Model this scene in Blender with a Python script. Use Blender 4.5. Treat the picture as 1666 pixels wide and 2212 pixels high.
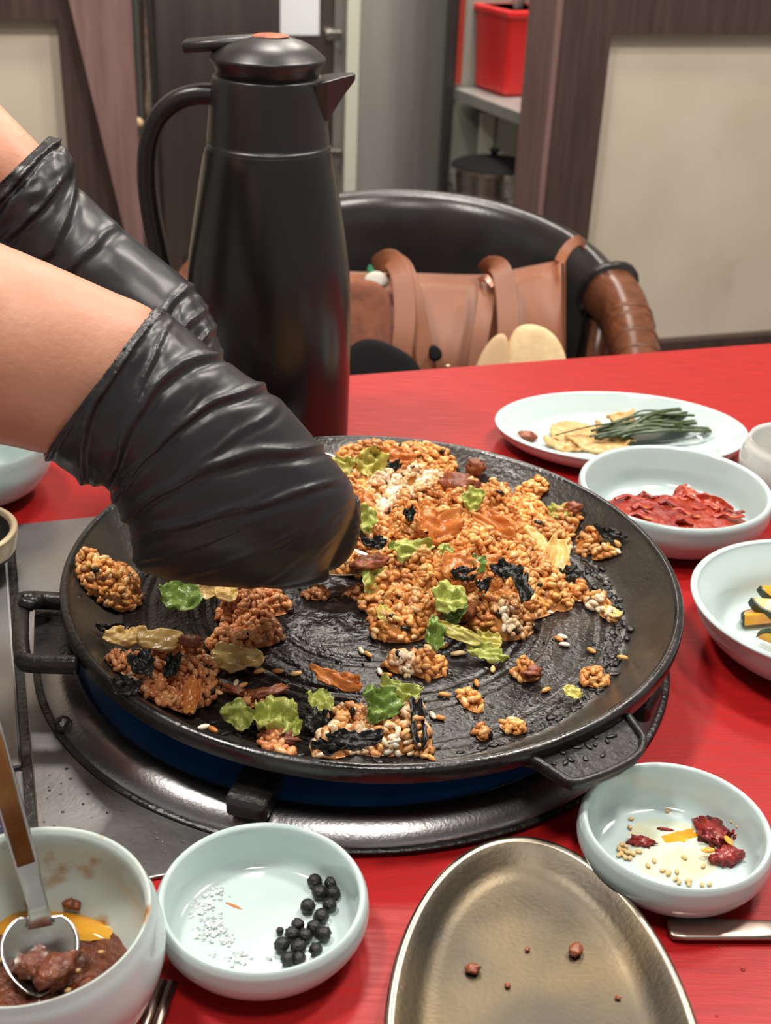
import bpy, bmesh, math, random
import numpy as np
from mathutils import Vector, Matrix, Euler, noise

for o in list(bpy.data.objects):
    bpy.data.objects.remove(o)
SC = bpy.context.scene
COL = SC.collection
random.seed(7)
np.random.seed(7)

# ------------------------------------------------------------------ camera
T = 0.75                                   # table top height
W, H, F = 1666.0, 2212.0, 2697.0
PIT, ROLL = math.radians(27.78), math.radians(2.434)
CAM = np.array([0.0, 0.0, T + 0.4217])
FW = np.array([0, math.cos(PIT), -math.sin(PIT)])
_r = np.array([1.0, 0, 0]); _u = np.array([0, math.sin(PIT), math.cos(PIT)])
RT = math.cos(ROLL) * _r + math.sin(ROLL) * _u
UP = -math.sin(ROLL) * _r + math.cos(ROLL) * _u
cd = bpy.data.cameras.new('camera')
cam = bpy.data.objects.new('camera', cd); COL.objects.link(cam)
M = Matrix.Identity(4)
for i in range(3):
    M[i][0], M[i][1], M[i][2], M[i][3] = RT[i], UP[i], -FW[i], CAM[i]
cam.matrix_world = M
cd.sensor_fit = 'VERTICAL'
cd.sensor_height = 24.0
cd.sensor_width = 24.0 * W / H
cd.lens = 24.0 * F / H
cd.clip_start = 0.02
cd.dof.use_dof = True
cd.dof.focus_distance = 0.66
cd.dof.aperture_fstop = (cd.lens / 1000.0) / 0.0030
SC.camera = cam

# ------------------------------------------------------------------ world, lights, exposure
SC.view_settings.view_transform = 'Standard'
SC.view_settings.look = 'None'
SC.view_settings.gamma = 1.0
SC.view_settings.use_curve_mapping = False
SC.view_settings.exposure = 0.28
wd = bpy.data.worlds.new('world'); SC.world = wd
wd.use_nodes = True
bg = wd.node_tree.nodes['Background']
bg.inputs['Color'].default_value = (1.0, 0.95, 0.90, 1)
bg.inputs['Strength'].default_value = 0.30

LAMPS = [(-0.62, 0.72, 2.30, 17, 0.11), (0.62, 1.02, 2.30, 15, 0.11), (0.10, 0.10, 2.32, 9, 0.16),
         (-0.10, 1.75, 2.32, 13, 0.14), (1.10, 1.60, 2.32, 12, 0.14), (0.30, 2.70, 2.32, 34, 0.2)]  # last lamp is unseen, added to brighten the kitchen
for (x, y, z, e, r) in LAMPS:
    ld = bpy.data.lights.new('downlight_glow', 'AREA'); ld.shape = 'DISK'; ld.size = 2 * r
    ld.energy = e; ld.color = (1.0, 0.93, 0.84)
    lo = bpy.data.objects.new('downlight_glow', ld); lo.location = (x, y, z); COL.objects.link(lo)

# ------------------------------------------------------------------ helpers
def ray(px, py):
    return FW + (px - W / 2) / F * RT - (py - H / 2) / F * UP
def P(px, py, z=0.0):                      # point on the plane z above the table
    d = ray(px, py); return CAM + d * ((T + z - CAM[2]) / d[2])
def D(px, py, dep):                        # point at a given depth
    return CAM + ray(px, py) * dep
YAW = math.radians(18.0)
UX = np.array([math.cos(YAW), math.sin(YAW), 0]); VX = np.array([-math.sin(YAW), math.cos(YAW), 0])
def UV(u, v, z=0.0):
    return UX * u + VX * v + np.array([0, 0, z])
def VP(px, py, v):                         # point on the vertical plane v (room frame): returns u, z
    d = ray(px, py); t = v / (d @ VX); p = CAM + d * t
    return p @ UX, p[2]

def lin(c):
    return tuple(((x / 255) / 12.92 if x / 255 <= 0.04045 else ((x / 255 + 0.055) / 1.055) ** 2.4) for x in c)
MATS = {}
def mat(name, c1, c2=None, scale=40, rough=0.5, metal=0.0, bump=0.0, bscale=120, rough2=None, spec=0.5,
        attr=False, sss=0.0, coat=0.0, detail=4.0, stretch=(1, 1, 1), lo=0.35, hi=0.65, c3=None, scale3=8, lo3=.5, hi3=.7,
        trans=0.0, sheen=0.0, bdist=0.002):
    if name in MATS: return MATS[name]
    m = bpy.data.materials.new(name); m.use_nodes = True; MATS[name] = m
    nt = m.node_tree; N = nt.nodes; L = nt.links
    b = N['Principled BSDF']
    b.inputs['Roughness'].default_value = rough; b.inputs['Metallic'].default_value = metal
    b.inputs['Specular IOR Level'].default_value = spec
    b.inputs['Coat Weight'].default_value = coat; b.inputs['Coat Roughness'].default_value = 0.08
    if sss:
        b.inputs['Subsurface Weight'].default_value = sss
        b.inputs['Subsurface Radius'].default_value = (0.004, 0.002, 0.001)
        b.inputs['Subsurface Scale'].default_value = 1.0
    if trans: b.inputs['Transmission Weight'].default_value = trans
    if sheen: b.inputs['Sheen Weight'].default_value = sheen
    tc = N.new('ShaderNodeTexCoord'); mp = N.new('ShaderNodeMapping'); mp.inputs['Scale'].default_value = stretch
    L.new(tc.outputs['Object'], mp.inputs['Vector'])
    def ntex(s, d=detail):
        t = N.new('ShaderNodeTexNoise'); t.inputs['Scale'].default_value = s; t.inputs['Detail'].default_value = d
        L.new(mp.outputs['Vector'], t.inputs['Vector']); return t
    def rmp(src, a, bb):
        r = N.new('ShaderNodeMapRange'); r.inputs['From Min'].default_value = a; r.inputs['From Max'].default_value = bb
        L.new(src, r.inputs['Value']); return r.outputs['Result']
    base = None
    if attr:
        at = N.new('ShaderNodeAttribute'); at.attribute_name = 'Col'; base = at.outputs['Color']
    else:
        b.inputs['Base Color'].default_value = (*c1, 1)
    if c2 is not None:
        f = rmp(ntex(scale).outputs['Fac'], lo, hi)
        mx = N.new('ShaderNodeMix'); mx.data_type = 'RGBA'
        mx.inputs['A'].default_value = (*c1, 1); mx.inputs['B'].default_value = (*c2, 1)
        L.new(f, mx.inputs['Factor']); base = mx.outputs['Result']
        if rough2 is not None:
            mr = N.new('ShaderNodeMapRange'); mr.inputs['To Min'].default_value = rough; mr.inputs['To Max'].default_value = rough2
            L.new(f, mr.inputs['Value']); L.new(mr.outputs['Result'], b.inputs['Roughness'])
    if c3 is not None:
        f3 = rmp(ntex(scale3).outputs['Fac'], lo3, hi3)
        mx3 = N.new('ShaderNodeMix'); mx3.data_type = 'RGBA'
        if base is not None: L.new(base, mx3.inputs['A'])
        else: mx3.inputs['A'].default_value = (*c1, 1)
        mx3.inputs['B'].default_value = (*c3, 1)
        L.new(f3, mx3.inputs['Factor']); base = mx3.outputs['Result']
    if base is not None: L.new(base, b.inputs['Base Color'])
    if bump:
        bp = N.new('ShaderNodeBump'); bp.inputs['Strength'].default_value = bump; bp.inputs['Distance'].default_value = bdist
        L.new(ntex(bscale, 6).outputs['Fac'], bp.inputs['Height']); L.new(bp.outputs['Normal'], b.inputs['Normal'])
    return m

def tag(o, label=None, cat=None, group=None, kind=None):
    if label: o['label'] = label
    if cat: o['category'] = cat
    if group: o['group'] = group
    if kind: o['kind'] = kind
    return o
def empty(name, loc, label=None, cat=None, group=None, kind=None, rz=0.0):
    o = bpy.data.objects.new(name, None); o.location = loc; o.rotation_euler = (0, 0, rz); o.empty_display_size = 0.02
    COL.objects.link(o); return tag(o, label, cat, group, kind)
def obj(name, verts, faces, m, parent=None, smooth=True, origin=None, world=True, cols=None):
    """verts in world space; origin = object location (parent's location when parented)"""
    v = np.asarray(verts, float)
    if origin is None:
        if parent is not None: origin = np.array((0, 0, 0.0))
        else:
            mn, mxx = v.min(0), v.max(0); origin = np.array(((mn[0] + mxx[0]) / 2, (mn[1] + mxx[1]) / 2, mn[2]))
    origin = np.asarray(origin, float)
    if parent is not None and world:
        bpy.context.view_layer.update()
        inv = np.array(parent.matrix_world.inverted())
        v = v @ inv[:3, :3].T + inv[:3, 3]
    me = bpy.data.meshes.new(name)
    me.from_pydata((v - origin).tolist(), [], [list(map(int, f)) for f in faces])
    if smooth: me.polygons.foreach_set('use_smooth', [True] * len(me.polygons))
    if cols is not None:
        ca = me.color_attributes.new('Col', 'FLOAT_COLOR', 'POINT')
        ca.data.foreach_set('color', np.c_[cols, np.ones(len(cols))].ravel().astype(np.float32))
    me.materials.append(m); me.update()
    o = bpy.data.objects.new(name, me); COL.objects.link(o)
    o.location = origin
    if parent is not None: o.parent = parent
    return o
def join(*parts):
    vs, fs, k = [], [], 0
    for v, f in parts:
        v = np.asarray(v, float); vs.append(v); fs += [[i + k for i in ff] for ff in f]; k += len(v)
    return np.concatenate(vs), fs
def lathe(prof, n=64, c=(0, 0, 0), sx=1.0, sy=1.0, rot=0.0):
    """prof: (r, z) list, closed caps when r == 0"""
    vs, fs = [], []
    rings = []
    for r, z in prof:
        if r < 1e-7:
            rings.append([len(vs)]); vs.append((c[0], c[1], c[2] + z))
        else:
            ring = []
            for k in range(n):
                a = 2 * math.pi * k / n; x, y = r * math.cos(a) * sx, r * math.sin(a) * sy
                ring.append(len(vs))
                vs.append((c[0] + x * math.cos(rot) - y * math.sin(rot), c[1] + x * math.sin(rot) + y * math.cos(rot), c[2] + z))
            rings.append(ring)
    for A, B in zip(rings[:-1], rings[1:]):
        if len(A) == 1 and len(B) == 1: continue
        for k in range(n):
            k2 = (k + 1) % n
            if len(A) == 1: fs.append((A[0], B[k2], B[k]))
            elif len(B) == 1: fs.append((A[k], A[k2], B[0]))
            else: fs.append((A[k], A[k2], B[k2], B[k]))
    return np.array(vs), fs
def smooth_prof(pts, n=6):
    """Catmull-Rom through (r, z)"""
    p = [np.array(q, float) for q in pts]; out = []
    for i in range(len(p) - 1):
        a = p[max(i - 1, 0)]; b = p[i]; c = p[i + 1]; d = p[min(i + 2, len(p) - 1)]
        for k in range(n):
            t = k / n
            q = 0.5 * ((2 * b) + (-a + c) * t + (2 * a - 5 * b + 4 * c - d) * t * t + (-a + 3 * b - 3 * c + d) * t ** 3)
            out.append(q)
    out.append(p[-1])
    if out[0].shape[0] == 2:
        for q in out: q[0] = max(q[0], 0.0)
    return [tuple(q) for q in out]
def box(x0, x1, y0, y1, z0, z1):
    v = [(x0, y0, z0), (x1, y0, z0), (x1, y1, z0), (x0, y1, z0), (x0, y0, z1), (x1, y0, z1), (x1, y1, z1), (x0, y1, z1)]
    f = [(0, 3, 2, 1), (4, 5, 6, 7), (0, 1, 5, 4), (1, 2, 6, 5), (2, 3, 7, 6), (3, 0, 4, 7)]
    return np.array(v, float), f
def ubox(u0, u1, v0, v1, z0, z1):           # box in the room frame
    v, f = box(u0, u1, v0, v1, z0, z1)
    return np.array([UV(*p) for p in v]), f
def bevel(o, w=0.003, seg=2):
    m = o.modifiers.new('bevel', 'BEVEL'); m.width = w; m.segments = seg; m.limit_method = 'ANGLE'; m.angle_limit = 0.6
    return o
def tube(path, rad, n=10, sq=None, cap=True, upv=(0, 0, 1)):
    """tube along points; rad number, list, or list of (a, b) half-axes"""
    p = np.array(path, float); N_ = len(p)
    vs, fs = [], []
    upv = np.array(upv, float)
    for i in range(N_):
        t = p[min(i + 1, N_ - 1)] - p[max(i - 1, 0)]; t = t / (np.linalg.norm(t) + 1e-12)
        s = np.cross(t, upv)
        if np.linalg.norm(s) < 1e-3: s = np.cross(t, np.array([1.0, 0, 0]))
        s /= np.linalg.norm(s); q = np.cross(s, t)
        r = rad[i] if isinstance(rad, (list, np.ndarray)) else rad
        ra, rb = r if hasattr(r, '__len__') else (r, r)
        for k in range(n):
            a = 2 * math.pi * k / n; c_, s_ = math.cos(a), math.sin(a)
            if sq:
                c_ = math.copysign(abs(c_) ** sq, c_); s_ = math.copysign(abs(s_) ** sq, s_)
            vs.append(p[i] + s * (ra * c_) + q * (rb * s_))
    for i in range(N_ - 1):
        for k in range(n):
            k2 = (k + 1) % n
            fs.append((i * n + k, i * n + k2, (i + 1) * n + k2, (i + 1) * n + k))
    if cap:
        fs.append(tuple(range(n))[::-1]); fs.append(tuple((N_ - 1) * n + k for k in range(n)))
    return np.array(vs), fs
def spline(pts, n=8):
    return np.array(smooth_prof([tuple(q) for q in pts], n)) if len(pts[0]) != 2 else np.array(smooth_prof(pts, n))
def nz(p, s=1.0, seed=0.0):
    return noise.noise(Vector((p[0] * s + seed * 13.7, p[1] * s + seed * 7.1, p[2] * s + seed * 3.3)))
def lump(c, size, rotz=0.0, seed=0.0, amp=0.3, freq=2.0, sub=3):
    bm = bmesh.new(); bmesh.ops.create_icosphere(bm, subdivisions=sub, radius=1.0)
    vs = []
    for v in bm.verts:
        k = 1 + amp * nz(v.co, freq, seed) + amp * 0.45 * nz(v.co, freq * 2.7, seed + 3)
        x, y, z = v.co.x * k * size[0], v.co.y * k * size[1], v.co.z * k * size[2]
        vs.append((c[0] + x * math.cos(rotz) - y * math.sin(rotz), c[1] + x * math.sin(rotz) + y * math.cos(rotz), c[2] + z))
    fs = [[v.index for v in f.verts] for f in bm.faces]; bm.free()
    return np.array(vs), fs
def sheet(c, w, l, rot=(0, 0, 0), seed=0.0, curl=0.0, curl2=0.0, ruffle=0.004, jag=0.25, n=17, thick=0.0006, rf=2.2):
    """irregular crumpled leaf with real thickness"""
    R = np.array(Euler(rot).to_matrix()); top = []
    for j in range(n):
        for i in range(n):
            a = 2 * i / (n - 1) - 1; b = 2 * j / (n - 1) - 1
            x = a * math.sqrt(max(0, 1 - b * b / 2)); y = b * math.sqrt(max(0, 1 - a * a / 2))
            th = math.atan2(y, x); rr = math.hypot(x, y)
            k = 1 + jag * nz((math.cos(th), math.sin(th), 0), 1.6, seed) * 1.4 + jag * 0.45 * nz((math.cos(th), math.sin(th), 1), 4.0, seed + 5) * rr
            x *= k; y *= k
            z = curl * x * x + curl2 * y * y + ruffle * nz((x, y, 0.3), rf, seed) + ruffle * 0.5 * nz((x, y, 2.3), rf * 2.3, seed) * (0.3 + rr)
            top.append((x * w / 2, y * l / 2, z))
    top = np.array(top)
    vs = np.concatenate([top, top - np.array([0, 0, thick])]); q = n * n; fs = []
    for j in range(n - 1):
        for i in range(n - 1):
            a = j * n + i; fs.append((a, a + 1, a + n + 1, a + n)); fs.append((q + a, q + a + n, q + a + n + 1, q + a + 1))
    bd = [i for i in range(n)] + [j * n + n - 1 for j in range(1, n)] + [(n - 1) * n + i for i in range(n - 2, -1, -1)] + [j * n for j in range(n - 2, 0, -1)]
    for k in range(len(bd)):
        a, b = bd[k], bd[(k + 1) % len(bd)]; fs.append((b, a, q + a, q + b))
    return vs @ R.T + np.array(c), fs
def poly_prism(pts, z0, z1):
    n = len(pts); vs = [(*p[:2], z0) for p in pts] + [(*p[:2], z1) for p in pts]
    fs = [tuple(range(n))[::-1], tuple(range(n, 2 * n))] + [(k, (k + 1) % n, n + (k + 1) % n, n + k) for k in range(n)]
    return np.array(vs, float), fs
def puddle(c, rx, ry, h, seed=0.0, rot=0.0, jag=0.2, n=48, rings=7, bump=0.0, bf=120):
    vs = [(c[0], c[1], c[2] + h)]; fs = []
    for j in range(1, rings + 1):
        t = j / rings
        for k in range(n):
            a = 2 * math.pi * k / n
            q = 1 + jag * nz((math.cos(a), math.sin(a), 0), 1.5, seed) + jag * 0.5 * nz((math.cos(a), math.sin(a), 0), 4, seed + 2)
            x, y = rx * t * q * math.cos(a), ry * t * q * math.sin(a)
            x, y = x * math.cos(rot) - y * math.sin(rot), x * math.sin(rot) + y * math.cos(rot)
            z = h * (1 - t ** 4) + bump * (nz((x * bf, y * bf, 0), 1, seed) + .6 * nz((x * bf, y * bf, 0), 2.3, seed)) * (1 - t ** 6)
            vs.append((c[0] + x, c[1] + y, c[2] + z))
    for k in range(n): fs.append((0, 1 + k, 1 + (k + 1) % n))
    for j in range(rings - 1):
        for k in range(n):
            a = 1 + j * n + k; b = 1 + j * n + (k + 1) % n; fs.append((a, a + n, b + n, b))
    return np.array(vs), fs
def remesh(name, v, f, voxel, m, parent=None, smooth_it=2):
    me = bpy.data.meshes.new('tmp'); me.from_pydata(np.asarray(v).tolist(), [], [list(map(int, q)) for q in f])
    o = bpy.data.objects.new('tmp', me); COL.objects.link(o)
    md = o.modifiers.new('r', 'REMESH'); md.mode = 'VOXEL'; md.voxel_size = voxel; md.use_smooth_shade = True
    if smooth_it:
        s = o.modifiers.new('s', 'SMOOTH'); s.iterations = smooth_it; s.factor = 0.5
    dg = bpy.context.evaluated_depsgraph_get(); e = o.evaluated_get(dg); em = e.to_mesh()
    vs = np.empty(len(em.vertices) * 3); em.vertices.foreach_get('co', vs); vs = vs.reshape(-1, 3)
    fs = [tuple(p.vertices) for p in em.polygons]; e.to_mesh_clear()
    bpy.data.objects.remove(o); bpy.data.meshes.remove(me)
    return obj(name, vs, fs, m, parent)

# ------------------------------------------------------------------ materials
M_RED = mat('red_lacquer', (0.39, 0.009, 0.010), (0.31, 0.007, 0.008), scale=30, rough=0.36, spec=0.32, stretch=(1, 12, 12), bump=0.06, bscale=60,
            rough2=0.46, detail=6)
M_EDGE = mat('dark_table_edge', (0.05, 0.02, 0.015), rough=0.5)
M_WOOD = mat('brown_wood', lin((78, 60, 55)), lin((62, 46, 42)), scale=14, rough=0.5, stretch=(6, 6, 0.4), bump=0.05, bscale=30)
M_WOODL = mat('plum_wood', lin((136, 108, 104)), lin((120, 92, 88)), scale=14, rough=0.5, stretch=(6, 6, 0.4))  # lighter wood; on the left post it stands for the lit area
M_PANEL = mat('aged_cream_panel', lin((212, 200, 182)), lin((202, 189, 170)), scale=5, rough=0.75, c3=lin((184, 170, 150)), scale3=9, lo3=.62, hi3=.9)
M_STEEL = mat('brushed_steel', (0.36, 0.355, 0.36), (0.25, 0.245, 0.25), scale=12, rough=0.30, metal=1.0, rough2=0.45, bump=0.05, bscale=300, stretch=(1, 1, 1))
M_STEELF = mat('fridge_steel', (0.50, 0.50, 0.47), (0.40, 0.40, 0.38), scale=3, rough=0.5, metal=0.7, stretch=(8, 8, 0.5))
M_STEELD = mat('dark_fridge_steel', (0.26, 0.225, 0.21), (0.20, 0.17, 0.16), scale=3, rough=0.36, metal=1.0, stretch=(8, 8, 0.5))  # dark brown reflection on the left door is put into the steel colour
M_CHROME = mat('polished_steel', (0.62, 0.61, 0.60), (0.5, 0.49, 0.48), scale=60, rough=0.2, metal=1.0, rough2=0.32)
M_RING = mat('worn_burner_steel', (0.50, 0.50, 0.52), (0.26, 0.25, 0.26), scale=9, rough=0.24, metal=1.0, rough2=0.4, bump=0.08, bscale=500)
M_BLUE = mat('blue_enamel', (0.02, 0.14, 0.42), (0.015, 0.10, 0.32), scale=30, rough=0.35)  # slightly mottled blue over the whole drip bowl
M_IRON = mat('black_cast_iron', (0.010, 0.010, 0.011), (0.020, 0.018, 0.017), scale=60, rough=0.24, rough2=0.42, bump=0.35, bscale=260, spec=0.5)
M_PANIN = mat('seasoned_pan_wall', (0.046, 0.040, 0.033), (0.022, 0.020, 0.017), scale=28, rough=0.20, rough2=0.36, bump=0.22, bscale=300, spec=0.6,
              c3=(0.085, 0.066, 0.045), scale3=14, lo3=.55, hi3=.8)
M_PANFL = mat('charred_oily_pan_floor', (0.014, 0.011, 0.010), (0.005, 0.0045, 0.0045), scale=46, rough=0.10, rough2=0.26, bump=0.55, bscale=420, spec=0.5, bdist=.0010,
              c3=(0.06, 0.042, 0.032), scale3=13, lo3=.62, hi3=.8, detail=8)
M_THERM = mat('black_matt_plastic', (0.013, 0.0125, 0.0125), rough=0.36, bump=0.05, bscale=900)
M_THERMC = mat('black_satin_body', (0.008, 0.0075, 0.007), rough=0.27)
M_ORANGE = mat('faded_orange_sticker', lin((190, 96, 52)), lin((120, 60, 40)), scale=160, rough=0.6)
M_LEATHER = mat('black_leather', (0.018, 0.016, 0.016), (0.026, 0.023, 0.022), scale=20, rough=0.24, bump=0.10, bscale=300)
M_ARM = mat('chestnut_wood', lin((112, 66, 42)), lin((90, 50, 32)), scale=22, rough=0.3, stretch=(2, 2, 14))
M_TAN = mat('tan_leather', lin((136, 80, 50)), lin((120, 70, 44)), scale=9, rough=0.5, bump=0.08, bscale=400)
M_CREAM = mat('cream_quilt', lin((222, 196, 152)), lin((206, 178, 134)), scale=60, rough=0.85, bump=0.2, bscale=200)
M_BLACKC = mat('black_cloth', (0.004, 0.004, 0.005), rough=0.8, spec=0.2)
M_BROWNF = mat('brown_suede', lin((128, 76, 54)), lin((100, 58, 42)), scale=40, rough=0.9, bump=0.4, bscale=150)
M_WHITE = mat('white_paper', (0.72, 0.74, 0.78), rough=0.7)
M_GREENC = mat('green_cloth', lin((30, 110, 80)), rough=0.8)
M_REDP = mat('red_plastic', (0.62, 0.02, 0.022), rough=0.32)
M_CEL = mat('pale_celadon_glaze', (0.535, 0.65, 0.645), (0.50, 0.62, 0.62), scale=6, rough=0.12, spec=0.5, coat=0.2)
M_CELST = mat('celadon_glaze_with_sauce_stains', (0.60, 0.68, 0.64), (0.52, 0.62, 0.60), scale=8, rough=0.14, c3=(0.38, 0.18, 0.05), scale3=48, lo3=.57, hi3=.68)
M_WHITEG = mat('white_glaze', (0.68, 0.69, 0.67), (0.63, 0.65, 0.63), scale=6, rough=0.12, coat=0.2)
M_BRASS = mat('tarnished_brass', (0.155, 0.12, 0.075), (0.105, 0.087, 0.062), scale=12, rough=0.38, metal=1.0, rough2=0.46, bump=0.10, bscale=420, bdist=.0012,
              c3=(0.085, 0.074, 0.06), scale3=16, lo3=.40, hi3=.62)
M_BRASSR = mat('worn_brass_rim', (0.46, 0.41, 0.33), (0.36, 0.32, 0.26), scale=30, rough=0.3, metal=1.0)
M_COPPER = mat('stained_steel_cutlery', (0.44, 0.34, 0.29), (0.34, 0.27, 0.24), scale=40, rough=0.32, metal=1.0)
M_GOLDW = mat('bronze_handle_inlay', lin((150, 104, 58)), lin((118, 76, 38)), scale=60, rough=0.35, metal=0.5)
M_SKIN = mat('skin', lin((202, 148, 122)), lin((190, 132, 106)), scale=22, rough=0.48, sss=0.12, bump=0.12, bscale=320)
M_GLOVE = mat('black_nitrile_glove', (0.017, 0.0175, 0.021), (0.012, 0.0125, 0.016), scale=20, rough=0.38, spec=0.55, bump=0.06, bscale=90, bdist=0.003)
M_SHIRT = mat('charcoal_shirt', (0.03, 0.03, 0.035), rough=0.85)
M_HAIR = mat('dark_hair', (0.012, 0.009, 0.008), rough=0.5)
M_RICE = mat('sauced_rice', (0.6, 0.3, 0.1), attr=True, rough=0.22, spec=0.5)
M_LET = mat('lettuce_green', lin((182, 186, 98)), lin((146, 160, 70)), scale=90, rough=0.28, c3=lin((212, 210, 142)), scale3=60, lo3=.55, hi3=.75, bump=0.5, bscale=160)
M_LETY = mat('lettuce_yellow', lin((200, 188, 98)), lin((170, 166, 76)), scale=80, rough=0.28, c3=lin((214, 200, 130)), scale3=60, lo3=.55, hi3=.75, bump=0.5, bscale=160)
M_LETG = mat('lettuce_deep_green', lin((122, 146, 66)), lin((84, 114, 46)), scale=90, rough=0.28, c3=lin((170, 182, 106)), scale3=50, lo3=.55, hi3=.8, bump=0.5, bscale=160)
M_NORI = mat('black_seaweed', (0.006, 0.007, 0.006), (0.014, 0.015, 0.012), scale=200, rough=0.3, bump=0.6, bscale=300)
M_KIM = mat('orange_kimchi', lin((206, 132, 66)), lin((184, 98, 44)), scale=70, rough=0.22, c3=lin((222, 160, 84)), scale3=50, lo3=.5, hi3=.75, bump=0.4, bscale=180, sss=0.1)
M_KIMP = mat('pale_cabbage', lin((222, 190, 120)), lin((208, 160, 84)), scale=60, rough=0.25, c3=lin((228, 212, 160)), scale3=50, lo3=.5, hi3=.75, bump=0.35, bscale=160, sss=0.1)
M_MEAT = mat('browned_meat', lin((158, 92, 60)), lin((112, 56, 38)), scale=160, rough=0.36, bump=0.5, bscale=240)
M_SAUCE = mat('red_kimchi_sauce', lin((124, 18, 8)), lin((158, 44, 12)), scale=70, rough=0.16, bump=0.8, bscale=260)
M_KIMR = mat('red_kimchi_leaf', lin((146, 28, 10)), lin((178, 62, 20)), scale=90, rough=0.2, c3=lin((226, 150, 84)), scale3=60, lo3=.5, hi3=.72, bump=0.5, bscale=200)
M_PASTE = mat('dark_soybean_paste', lin((116, 56, 26)), lin((80, 32, 16)), scale=120, rough=0.22, c3=lin((140, 74, 30)), scale3=110, lo3=.6, hi3=.75, bump=0.9, bscale=420, coat=0.08)
M_OIL = mat('yellow_oil', lin((216, 140, 26)), lin((226, 168, 60)), scale=60, rough=0.06, coat=0.3)
M_OILP = mat('thin_pale_oil', lin((200, 212, 196)), lin((216, 198, 146)), scale=40, rough=0.06, lo=.45, hi=.8)
M_CHILI = mat('red_chili_paste', lin((150, 30, 20)), lin((120, 18, 16)), scale=160, rough=0.22, bump=0.8, bscale=400, coat=0.3)
M_SESAME = mat('sesame', lin((222, 184, 128)), lin((204, 160, 100)), scale=300, rough=0.4)
M_PEPPER = mat('peppercorn_skin', (0.010, 0.0095, 0.010), (0.018, 0.016, 0.016), scale=300, rough=0.34, bump=0.6, bscale=500)
M_SALT = mat('salt', (0.70, 0.74, 0.74), rough=0.4)
M_MUSH = mat('pickled_mushroom', lin((214, 178, 122)), lin((198, 152, 92)), scale=50, rough=0.3, stretch=(1, 4, 1), bump=0.3, bscale=120, sss=0.1)
M_STEM = mat('dark_green_stems', lin((66, 84, 42)), lin((40, 56, 32)), scale=120, rough=0.3)
M_ZSKIN = mat('zucchini_skin', lin((44, 62, 34)), lin((30, 44, 24)), scale=120, rough=0.25)
M_ZFL = mat('zucchini_flesh', lin((226, 170, 60)), lin((222, 132, 36)), scale=70, rough=0.2, c3=lin((228, 204, 130)), scale3=60, lo3=.55, hi3=.75, bump=0.2, bscale=150, sss=0.1)
M_NAVY = mat('navy_label', (0.01, 0.018, 0.06), rough=0.35)
M_PRINT = mat('white_print', (0.6, 0.65, 0.75), rough=0.6)
M_WATER = mat('water_drop', (0.8, 0.8, 0.8), rough=0.02, trans=1.0)
M_FLOOR = mat('brown_floor', lin((96, 78, 66)), lin((84, 66, 56)), scale=6, rough=0.4)
M_CEIL = mat('ceiling_paint', lin((120, 104, 92)), rough=0.8)
M_KITW = mat('kitchen_grey_wall', lin((150, 152, 142)), lin((136, 138, 130)), scale=4, rough=0.5)
M_FIX = mat('lamp_housing', (0.6, 0.6, 0.58), rough=0.5)

# ------------------------------------------------------------------ room shell
def struct(name, vf, m, parent=None, smooth=False):
    o = obj(name, vf[0], vf[1], m, parent, smooth)
    if parent is None: o['kind'] = 'structure'
    return o
struct('floor', ubox(-2.2, 2.6, -1.4, 4.2, -0.05, 0.0), M_FLOOR)
struct('ceiling', ubox(-2.2, 2.6, -1.4, 4.2, 2.42, 2.47), M_CEIL)
struct('wall_back', ubox(-2.2, 2.6, 4.0, 4.1, 0.0, 2.42), M_KITW)
VW = 2.15                                   # plane of the panelled partitions
# right partition
uR0, _ = VP(1218, 0, VW); uR0b, _ = VP(1177, 475, VW); uR0 = (uR0 + uR0b) / 2
uR1 = (VP(1322, 77, VW)[0] + VP(1274, 480, VW)[0]) / 2
zRt = VP(1450, 74, VW)[1]; zRb = VP(1500, 735, VW)[1]
wr = empty('wall_right', UV(uR0, VW, 0), kind='structure')
struct('post', ubox(uR0, uR1, VW, VW + 0.13, 0, 2.42), M_WOOD, wr)
struct('rail', ubox(uR1, 2.6, VW, VW + 0.07, zRt, zRt + 0.16), M_WOOD, wr)
struct('rail', ubox(uR1, 2.6, VW, VW + 0.07, 0.0, zRb), M_WOOD, wr)
struct('panel', ubox(uR1, 2.6, VW + 0.025, VW + 0.05, zRb, zRt), M_PANEL, wr)
struct('panel', ubox(uR1, 2.6, VW + 0.025, VW + 0.05, zRt + 0.16, 2.42), M_PANEL, wr)
# small jamb face, lighter
struct('jamb', ubox(uR0 - 0.012, uR0, VW + 0.004, VW + 0.128, 0, 2.42), M_WOODL, wr)
# left partition
uL1 = (VP(128, 90, VW)[0] + VP(148, 330, VW)[0]) / 2
uL2 = (VP(283, 0, VW)[0] + VP(312, 500, VW)[0]) / 2
zLt = VP(60, 42, VW)[1]
wl = empty('wall_left', UV(uL1, VW, 0), kind='structure')
struct('post', ubox(uL1, uL2 - 0.012, VW, VW + 0.1, 0, 2.42), M_WOOD, wl)
struct('rail', ubox(-2.2, uL1, VW, VW + 0.07, zLt, zLt + 0.16), M_WOOD, wl)
struct('rail', ubox(-2.2, uL1, VW, VW + 0.07, 0.0, 0.36), M_WOOD, wl)
struct('panel', ubox(-2.2, uL1, VW + 0.025, VW + 0.05, 0.36, zLt), M_PANEL, wl)
struct('panel', ubox(-2.2, uL1, VW + 0.025, VW + 0.05, zLt + 0.16, 2.42), M_PANEL, wl)
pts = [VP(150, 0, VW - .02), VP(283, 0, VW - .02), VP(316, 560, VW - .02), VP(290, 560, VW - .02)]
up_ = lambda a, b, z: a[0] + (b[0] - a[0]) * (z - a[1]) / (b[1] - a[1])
zz = [2.42, 0.0]
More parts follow.
